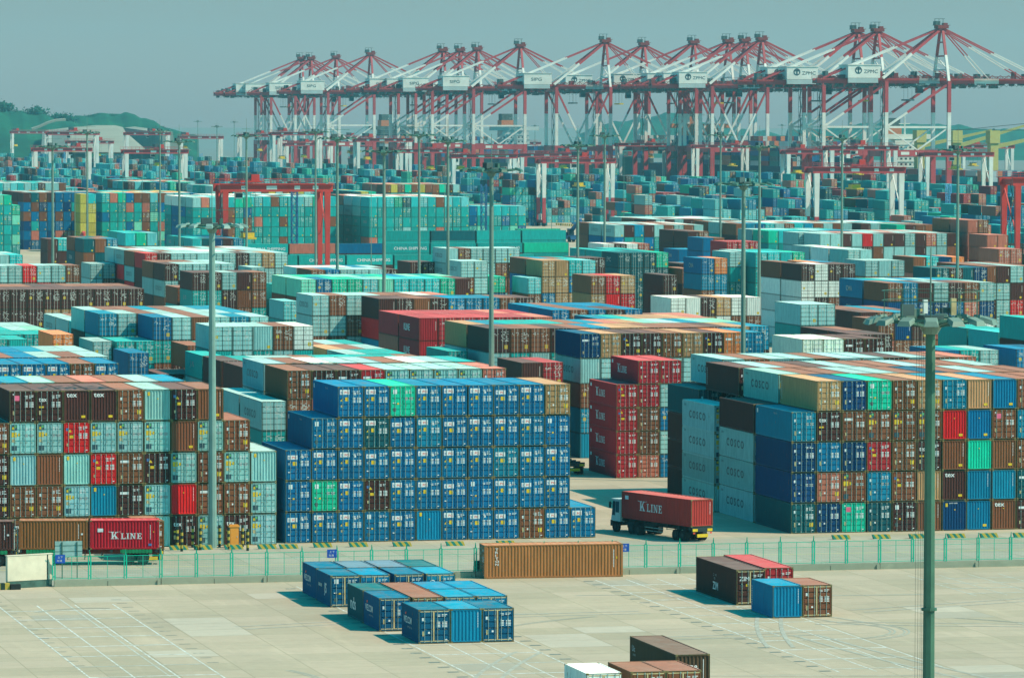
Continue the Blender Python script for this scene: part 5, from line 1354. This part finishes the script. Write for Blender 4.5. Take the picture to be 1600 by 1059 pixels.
        for i in range(int((b_-a)/(3.2 if nm == 'girder' else 7))):
            q = random.Random(i*17+k*5+len(nm)); x_ = a+q.uniform(0, b_-a-3); m_.box(x_, -2.4, zg+2.3*s, x_+q.uniform(.6, 2.6), 2.4, zg+2.3*s+q.uniform(.8, 3.4), 'machinery' if q.random() < .5 else 'crane_red_dark')
        for i in range(int((b_-a)/2.5)):
            x_ = a+i*2.5; m_.bar((x_, -3.9*s, zg-.1), (x_+1.25, -3.9*s, zg-1.5), .12, .12, 'machinery'); m_.bar((x_+1.25, -3.9*s, zg-1.5), (x_+2.5, -3.9*s, zg-.1), .12, .12, 'machinery')
        for i in range(int((b_-a)/5)):
            q = random.Random(i*31+k*7+len(nm)); m_.box(a+i*5+q.uniform(0, 2), -2, zg-q.uniform(.4, 1.6), a+i*5+q.uniform(2.4, 4), 2, zg-.02, 'machinery')
        m_.build('cable_tray', g_)
    m_ = MB(); hx0, hx1 = xl-17*s, xl-1.5*s; m_.box(hx0, -7*s, zg+2.5*s, hx1, 7*s, zg+8.4*s, 'crane_white'); m_.box(hx0-.3, -7.3*s, zg+8.4*s, hx1+.3, 7.3*s, zg+8.7*s, 'crane_white'); m_.box(hx0, -7.1*s, zg+.2, hx1-1, -6*s, zg+2.4*s, 'crane_grey'); ho = m_.build('machinery_house', e)
    m_ = MB()
    if logo == 'SIPG': m_.text('SIPG', (hx0+4*s, -7.08*s, zg+4.4*s), (1, 0, 0), (0, 0, 1), 1.7*s, 'decal_dark', 1.3)
    else:
        cx, cz = hx0+5*s, zg+6*s; vs = [(cx+1.7*s*q*math.cos(a*math.pi/8), -7.08*s, cz+1.7*s*q*math.sin(a*math.pi/8)) for q in (.7, 1) for a in range(16)]
        m_.add(vs, [(a, (a+1) % 16, 16+(a+1) % 16, 16+a) for a in range(16)], 'decal_dark'); m_.box(cx-.3*s, -7.1*s, cz-1.3*s, cx+.3*s, -7.06*s, cz+1.2*s, 'decal_dark'); m_.box(cx-1.1*s, -7.1*s, cz+.3*s, cx+1.1*s, -7.06*s, cz+.8*s, 'decal_dark')
        m_.text('ZPMC', (hx0+7.6*s, -7.08*s, zg+4.7*s), (1, 0, 0), (0, 0, 1), 1.6*s, 'decal_dark', 1.15)
    m_.build('lettering', ho)
    # apex frame
    za = H-2.5
    for sy in (-1, 1):
        m_ = MB(); zc_ = zg+2.3+(za-zg)*.42
        def lerp(z): f = (z-zg)/(za-zg); return (0, sy*(S/2*(1-f)+1.6*f), z)
        m_.bar(lerp(zg+1), lerp(zc_), 1.2*s, 1.2*s, 'crane_white'); m_.bar(lerp(zc_), lerp(za), 1.2*s, 1.0*s, 'crane_red'); m_.build('apex_leg', e)
    m_ = MB()
    for f in (.25, .5, .75): z = zg+(za-zg)*f; yy = S/2*(1-f)+1.6*f; m_.bar((0, -yy, z), (0, yy, z), .7, .7, 'crane_white' if f < .45 else 'crane_red')
    m_.bar((0, -S/2*.75-.4, zg+(za-zg)*.25), (0, S/2*.5+.8, zg+(za-zg)*.5), .4, .4, 'crane_white')
    m_.build('cross_bar', e)
    m_ = MB(); m_.box(-2.6, -3, za, 2.6, 3, za+1.4, 'crane_red_dark'); m_.box(-3.6, -2.4, za+1.4, 3.6, 2.4, za+1.6, 'crane_red_dark'); m_.box(-3.4, -2, za+1.6, -1.2, 2, za+3.4, 'machinery'); m_.box(.6, -1.5, za+1.6, 2.6, 1.5, za+2.6, 'crane_red_dark')
    for xx in (-4, -2, 0): m_.box(xx, -2.1, za+1.6, xx+.2, -1.9, za+4.6, 'machinery')
    m_.box(-4, -2.1, za+4.4, 1, -1.95, za+4.6, 'machinery'); m_.build('apex_platform', e)
    def stay(p, q, cols, w):
        p = Vector(p); q = Vector(q); m_ = MB()
        for (a, b_, c) in cols: m_.bar(p.lerp(q, a), p.lerp(q, b_), w, w, c)
        m_.build('stay', e)
    for sy in (-1, 1):
        ap = (0, sy*1.6, za+.4); w = .75*s
        stay(ap, (xl, sy*S/2*.55, zg+2.4), [(0, .52, 'crane_red'), (.52, 1, 'crane_white')], 1.15*s)
        stay(ap, (back+3, sy*3.2, zg+2.4), [(0, .38, 'crane_red'), (.38, .80, 'crane_white'), (.80, 1, 'crane_red')], w)
        stay(ap, (22*s, sy*3.2, zg+2.4), [(0, .55, 'crane_red'), (.55, 1, 'crane_white')], w*.6)
        stay(ap, (50*s, sy*3.2, zg+2.4), [(0, .5, 'crane_red'), (.5, .86, 'crane_white'), (.86, 1, 'crane_red')], w*.75)
        stay((0, sy*1.6, za-.6), (40*s, sy*3.2, zg+2.4), [(0, .35, 'crane_red'), (.35, .8, 'crane_white'), (.8, 1, 'crane_red')], w*.6)
    q = random.Random(k); tx = q.uniform(-22, -6)*s
    m_ = MB(); m_.box(tx-3, -3, zg-1.4, tx+3, 3, zg-.1, 'machinery'); m_.box(tx+4, -2, zg-4.4, tx+6.6, 1, zg-1.0, 'machinery'); m_.build('trolley', e)
    m_ = MB(); m_.box(tx+3.9, -2.1, zg-4.3, tx+6.7, 1.1, zg-2.4, 'glass_dark'); m_.box(tx+4, -2, zg-4.6, tx+6.6, 1, zg-4.3, 'crane_white'); m_.build('cab', e)
    m_ = MB(); m_.box(tx-1.2, -6, zg-8, tx+1.2, 6, zg-7.3, 'spreader_yellow' if k % 3 == 0 else 'machinery')
    for a in (-1, 1):
        for b_ in (-3, 3): m_.cyl((tx+a, b_, zg-7.3), (tx+a, b_, zg-1.4), .06, .06, 4, 'cable', False)
    m_.build('spreader', e)
ords = ['leftmost and farthest', 'second from the left', 'third from the left', 'fourth from the left', 'fifth from the left', 'sixth from the left', 'seventh from the left', 'eighth from the left', 'ninth from the left',
        'ninth from the right', 'eighth from the right', 'seventh from the right', 'sixth from the right', 'fifth from the right', 'third from the right'.replace('third', 'fourth'), 'third from the right', 'rightmost and largest']
ords = ['leftmost and farthest']+[f'{w} from the left' for w in ('second', 'third', 'fourth', 'fifth', 'sixth', 'seventh', 'eighth', 'ninth')]+[f'{w} from the right' for w in ('eighth', 'seventh', 'sixth', 'fifth', 'fourth', 'third', 'second')]+['rightmost and largest']
for k, ((px, py, ty), p) in enumerate(zip(APEX, SP)):
    quay_crane(p.x, p.y, 85.9, ty, f'red and white quay crane with lowered boom, {ords[k]} in the line', 'SIPG' if k < 9 else 'ZPMC', k)

# ------------------------------------------------------------------ ships at the quay
def ship(y0, L, off, B_, hull, hz, decks, house, label, cranes=0, hc='ship_white'):
    """bow towards the viewer at y0; lies along the quay"""
    x0 = quay_x(y0)+8+off; ang = math.atan2(1, QK)-math.pi/2
    e = empty('moored_ship', (x0, y0, -5), ang, label, 'ship', 'ships moored along the quay')
    m_ = MB(); st = [(0, .05), (.04, .55), (.10, .9), (.18, 1), (.9, 1), (1, .86)]
    vs = []; fs = []
    for f, w in st:
        for zz, k_ in ((0, .8 if f < .15 else 1), (hz*.5, .93), (hz+(5 if f < .06 else 0), 1)):
            yy = f*L+(hz-zz)*.35*(1 if f < .05 else 0)
            vs += [(B_/2-B_/2*w*k_, yy, zz), (B_/2+B_/2*w*k_, yy, zz)]
    for i in range(len(st)-1):
        for j in range(2):
            a = i*6+j*2; fs += [(a, a+2, a+8, a+6), (a+1, a+7, a+9, a+3)]
        fs.append((i*6+4, i*6+5, i*6+11, i*6+10))
    n = (len(st)-1)*6; fs += [(n, n+2, n+3, n+1), (n+2, n+4, n+5, n+3), (0, 1, 3, 2), (2, 3, 5, 4)]
    m_.add(vs, fs, hull); m_.build('hull', e)
    if decks:
        cols = ['ship_blue', 'ship_green', 'crane_red_dark', 'ship_orange', 'crane_grey', 'mast_blue', 'machinery']
        y = L*.14; q = random.Random(int(y0))
        k = 0
        while y < L*.92:
            if not (house*L-8 < y < house*L+12):
                m_ = MB(); hh = q.randint(max(1, decks-3), decks); nc = int(B_/2.5)
                for j in range(nc):
                    for t in range(hh):
                        if 0 < j < nc-1 and t < hh-1 and k > 0: continue
                        m_.box(j*2.5+.05, y, hz+t*2.6, j*2.5+2.45, y+12.2, hz+t*2.6+2.5, q.choice(cols))
                tag(m_.build('container_bay', e), kind='stuff'); k += 1
            y += 14
    m_ = MB(); hy = house*L; b0, b1 = B_*.22, B_*.78
    for t in range(7): m_.box(b0+t*.35, hy, hz+t*2.8, b1-t*.35, hy+11-t*.4, hz+t*2.8+2.7, hc); m_.box(b0+t*.35-.3, hy-.3, hz+t*2.8+2.7, b1-t*.35+.3, hy+11.2-t*.4, hz+t*2.8+2.8, 'crane_grey')
    m_.box(b0-5, hy+1, hz+19.6, b1+5, hy+5, hz+22, hc); m_.cyl((B_/2, hy+3, hz+22), (B_/2, hy+3, hz+32), .5, .3, 6, 'ship_white'); m_.box(B_/2-3, hy+2.8, hz+27, B_/2+3, hy+3.2, hz+27.4, 'ship_white'); sup = m_.build('superstructure', e)
    m_ = MB()
    for t in range(0, 6):
        for j in range(int((b1-b0-3)/2.4)): m_.box(b0+2.6+j*2.4, hy-.05, hz+t*2.8+1, b0+3.7+j*2.4, hy, hz+t*2.8+1.9, 'glass_dark')
    tag(m_.build('window', sup), kind='stuff') if False else m_.build('window', sup)
    m_ = MB(); m_.box(B_/2-4, hy+16, hz, B_/2+4, hy+24, hz+26, 'ship_orange'); m_.box(B_/2-3.5, hy+16.5, hz+26, B_/2+3.5, hy+23.5, hz+30, 'machinery'); m_.build('funnel', e)
    for i in range(cranes):
        yy = L*(.28+.22*i); m_ = MB(); m_.box(B_/2-2, yy-2, hz, B_/2+2, yy+2, hz+22, 'ship_yellow'); m_.box(B_/2-2.6, yy-2.6, hz+18, B_/2+2.6, yy+2.6, hz+24, 'ship_yellow')
        m_.build('crane_post', e); m_ = MB(); m_.bar((B_/2, yy, hz+16), (B_/2+36, yy-6, hz+24+(i % 2)*3), 2.0, 2.0, 'ship_yellow', 1.0, 1.0); m_.bar((B_/2, yy, hz+24), (B_/2+36, yy-6, hz+24.5+(i % 2)*3), .25, .25, 'cable'); m_.build('crane_jib', e)
ship(2075, 200, 6, 30, 'ship_blue', 17, 2, .80, 'dark blue cargo ship with yellow deck cranes and white bridge moored at far right', 3)
ship(2310, 290, 4, 44, 'ship_blue', 22, 6, .78, 'huge dark container ship stacked high, under the crowded quay cranes', 0, 'ship_orange')
ship(2630, 250, 4, 38, 'ship_green', 20, 4, .90, 'dark container ship with mixed boxes on deck, behind the centre quay cranes', 0, 'crane_grey')
ship(2910, 260, 4, 40, 'ship_green', 20, 6, .80, 'far container ship behind the quay cranes left of centre', 0, 'machinery')

# ------------------------------------------------------------------ hills
def hill(name, D, prof, depth, base_y=215, seed=1, mat='hill_green', rough=6.0):
    """ridge through picture points (px,py) at distance D"""
    pts = sorted(prof); n = 150; mrows = 14; vs = []; fs = []; q = random.Random(seed)
    xs_ = np.linspace(pts[0][0], pts[-1][0], n); ysn = np.interp(xs_, [p[0] for p in pts], [p[1] for p in pts])
    ph = [q.uniform(0, 6) for _ in range(6)]
    for i in range(n):
        top = at_depth(xs_[i], ysn[i], D)
        for j in range(mrows):
            f = j/(mrows-1); prof_ = math.sin(math.pi*min(1, f*1.02)/1.0) if f < .5 else math.sin(math.pi*f)
            yo = (f-.5)*depth
            nz = (math.sin(xs_[i]*.16+ph[0]+j*.6)*.4+math.sin(xs_[i]*.05+ph[1]+j*.9)*.8+math.sin(xs_[i]*.4+ph[2]+j*1.1)*.12)*rough*prof_*(.25 if j == mrows//2 else 1)
            vs.append((top.x*(1+yo/D), top.y+yo, max(-5, (top.z+5)*prof_-5+nz*.5)))
    for i in range(n-1):
        for j in range(mrows-1): a = i*mrows+j; fs.append((a, a+mrows, a+mrows+1, a+1))
    m_ = MB(); m_.add(vs, fs, mat); o = struct(name, m_); 
    for p_ in o.data.polygons: p_.use_smooth = True
    return o
hill('hill', 4300, [(-60,162),(0,170),(40,177),(80,185),(130,190),(170,199),(200,208),(240,216)], 900, seed=2)
hill('hill', 4500, [(60,212),(100,190),(125,180),(155,176),(185,178),(215,184),(240,191),(262,199),(285,206),(310,214)], 900, seed=5)
hill('distant_hill', 6500, [(905,212),(930,200),(960,192),(990,186),(1010,184),(1040,178),(1065,179),(1090,188),(1130,198),(1180,206),(1230,212)], 900, seed=8)
hill('distant_hill', 6200, [(1230,206),(1290,200),(1340,196),(1385,192),(1430,193),(1480,197),(1520,200),(1560,202),(1620,203),(1700,208)], 900, seed=11)
# pale quarry cut in the hill
m_ = MB()
P = [(108,203),(118,200),(150,196),(180,196),(192,199),(196,206),(205,214),(226,232),(226,238),(108,238)]
fr = [at_depth(a, b_, 3640+(238-b_)*6.5) for a, b_ in P]; bk = [Vector((v.x, v.y+160, v.z-2)) for v in fr]
n = len(P); m_.add(fr+bk, [tuple(range(n-1, -1, -1))]+[(i, (i+1) % n, n+(i+1) % n, n+i) for i in range(n)]+[tuple(range(n, 2*n))], 'rock'); struct('quarry_face', m_)
m_ = MB(); fr = [at_depth(a, b_, 3850) for a, b_ in [(253,208),(270,206),(272,222),(300,235),(255,236)]]; bk = [Vector((v.x, v.y+200, v.z+4)) for v in fr]
m_.add(fr+bk, [tuple(range(4, -1, -1))]+[(i, (i+1) % 5, 5+(i+1) % 5, 5+i) for i in range(5)]+[tuple(range(5, 10))], 'rock'); struct('quarry_spoil', m_)
# scrub on the ridge line: many small leafy clumps
m_ = MB(); q = random.Random(4)
def clump(px, py, D, r, n):
    c = at_depth(px, py, D)
    for i in range(n):
        a, b_ = q.gauss(0, .42), q.gauss(0, .3); cc = c+Vector((a*r*1.3, q.gauss(0, .4)*r, b_*r*.8)); s = r*q.uniform(.05, .12)
        d1 = Vector((q.gauss(0, 1), q.gauss(0, 1), q.gauss(0, 1))).normalized(); d2 = d1.orthogonal().normalized()
        m_.quad(cc-d1*s-d2*s, cc+d1*s-d2*s, cc+d1*s+d2*s, cc-d1*s+d2*s, 'leaf_far')
for px, py, r, n in ((3, 167, 5, 420), (12, 170, 3, 160), (56, 175, 5, 380), (66, 180, 3, 160), (88, 183, 3.5, 220), (97, 184, 4, 260), (106, 185, 4, 300), (24, 174, 2, 80), (36, 176, 2, 90), (-20, 163, 6, 300)): clump(px, py, 4250, r*1.7, n)
for i in range(70): px = q.uniform(120, 262); clump(px, np.interp(px, [120,155,185,215,240,262], [182,177,179,185,192,200])+2.5, 4450, q.uniform(2, 4), 16)
tag(m_.build('ridge_scrub'), 'dark scrub and small trees along the skyline of the green hills', 'scrub', kind='stuff')
m_ = MB(); pts = [(50,201),(62,197),(75,191),(88,187),(103,186)]; fr = [at_depth(a, b_, 3780) for a, b_ in pts]
m_2 = [v+Vector((0, 0, -1.6)) for v in fr]; bk = [v+Vector((0, 9, .4)) for v in fr]; n = len(fr)
m_.add(fr+m_2+bk, [(i, i+1, n+i+1, n+i)[::-1] for i in range(n-1)]+[(i, 2*n+i, 2*n+i+1, i+1)[::-1] for i in range(n-1)], 'rock'); struct('hill_track', m_)

# ------------------------------------------------------------------ small things on the far concrete roads
def cone_row(p0, p1, n, lab, h=.9):
    for i in range(n):
        a = on_z(*p0).lerp(on_z(*p1), (i+.5)/n); m_ = MB(); m_.box(a.x-.25, a.y-.25, .01, a.x+.25, a.y+.25, h, 'stripe_yellow'); m_.box(a.x-.27, a.y-.27, h*.4, a.x+.27, a.y+.27, h*.6, 'stripe_black')
        o = m_.build('guard_post'); tag(o, lab, 'post', lab)
cone_row((868, 352), (972, 359), 30, 'tiny yellow guard posts in a row along the far concrete road')
cone_row((2, 379), (52, 384), 12, 'tiny yellow guard posts on the far road at the left edge', 1.6)
cone_row((905, 372), (955, 377), 16, 'tiny yellow guard posts along the near side of the concrete road', 1.6)
def handler(px, py, lab, col, D=None):
    p = on_z(px, py); e = empty('reach_stacker', p, .15, lab, 'reach stacker'); 
    m_ = MB(); m_.box(-2, -4, .9, 2, 4, 2.2, col); m_.box(-1.6, 1.5, 2.2, 1.6, 4, 3.2, col); m_.build('body', e)
    for sx in (-1.9, 1.9):
        for y in (-2.8, 2.8): wheel(e, sx, y, .9, .7)
    m_ = MB(); m_.box(-1.1, -.6, 2.2, .6, 1.2, 4.2, 'glass_dark'); m_.box(-1.2, -.7, 4.2, .7, 1.3, 4.4, col); m_.build('cab', e)
    m_ = MB(); m_.bar((.9, 3.4, 3.0), (.9, -5.5, 7.6), .9, 1.0, col); m_.build('boom', e); m_ = MB(); m_.box(-2.2, -6.3, 6.0, 4.0, -5.3, 6.5, col); m_.bar((.9, -5.6, 7.6), (.9, -5.8, 6.4), .6, .6, col); m_.build('spreader', e)
handler(893, 378, 'teal reach stacker with raised boom on the far concrete road', 'mast_blue')
handler(118, 404, 'small orange red reach stacker on the far road at left', 'crane_orange')
# tank container on the far road at left
g = at_depth(86, 395, 1330); e = empty('tank_container', (g.x, g.y, 1.2), 0, 'silver tank container standing beside the far road at left', 'container')
for i in range(3):
    m_ = MB(); m_.cyl((i*6.4+.3, 1.2, 1.4), (i*6.4+5.8, 1.2, 1.4), 1.15, 1.15, 16, 'tank_silver'); m_.build('tank', e)
    m_ = MB()
    for xx in (0, 6.0):
        for yy in (0, 2.4): m_.box(i*6.4+xx, yy, 0, i*6.4+xx+.12, yy+.12, 2.6, 'casting')
    for zz in (0, 2.5):
        for yy in (0, 2.4): m_.box(i*6.4, yy, zz, i*6.4+6.1, yy+.12, zz+.12, 'casting')
    m_.build('frame', e)
# ------------------------------------------------------------------ haze
m = bpy.data.materials.new('haze'); m.use_nodes = True; nt = m.node_tree; nt.nodes.clear()
out = nt.nodes.new('ShaderNodeOutputMaterial'); pv = nt.nodes.new('ShaderNodeVolumePrincipled')
pv.inputs['Color'].default_value = (.34, .88, 1.0, 1); pv.inputs['Density'].default_value = .000062; pv.inputs['Anisotropy'].default_value = .2
nt.links.new(pv.outputs[0], out.inputs['Volume']); MATS['haze'] = m
m_ = MB(); m_.box(-3500, -60, -7, 5200, 8200, 205, 'haze'); tag(m_.build('haze'), 'thin pale blue haze lying over the whole port', 'haze', kind='stuff')
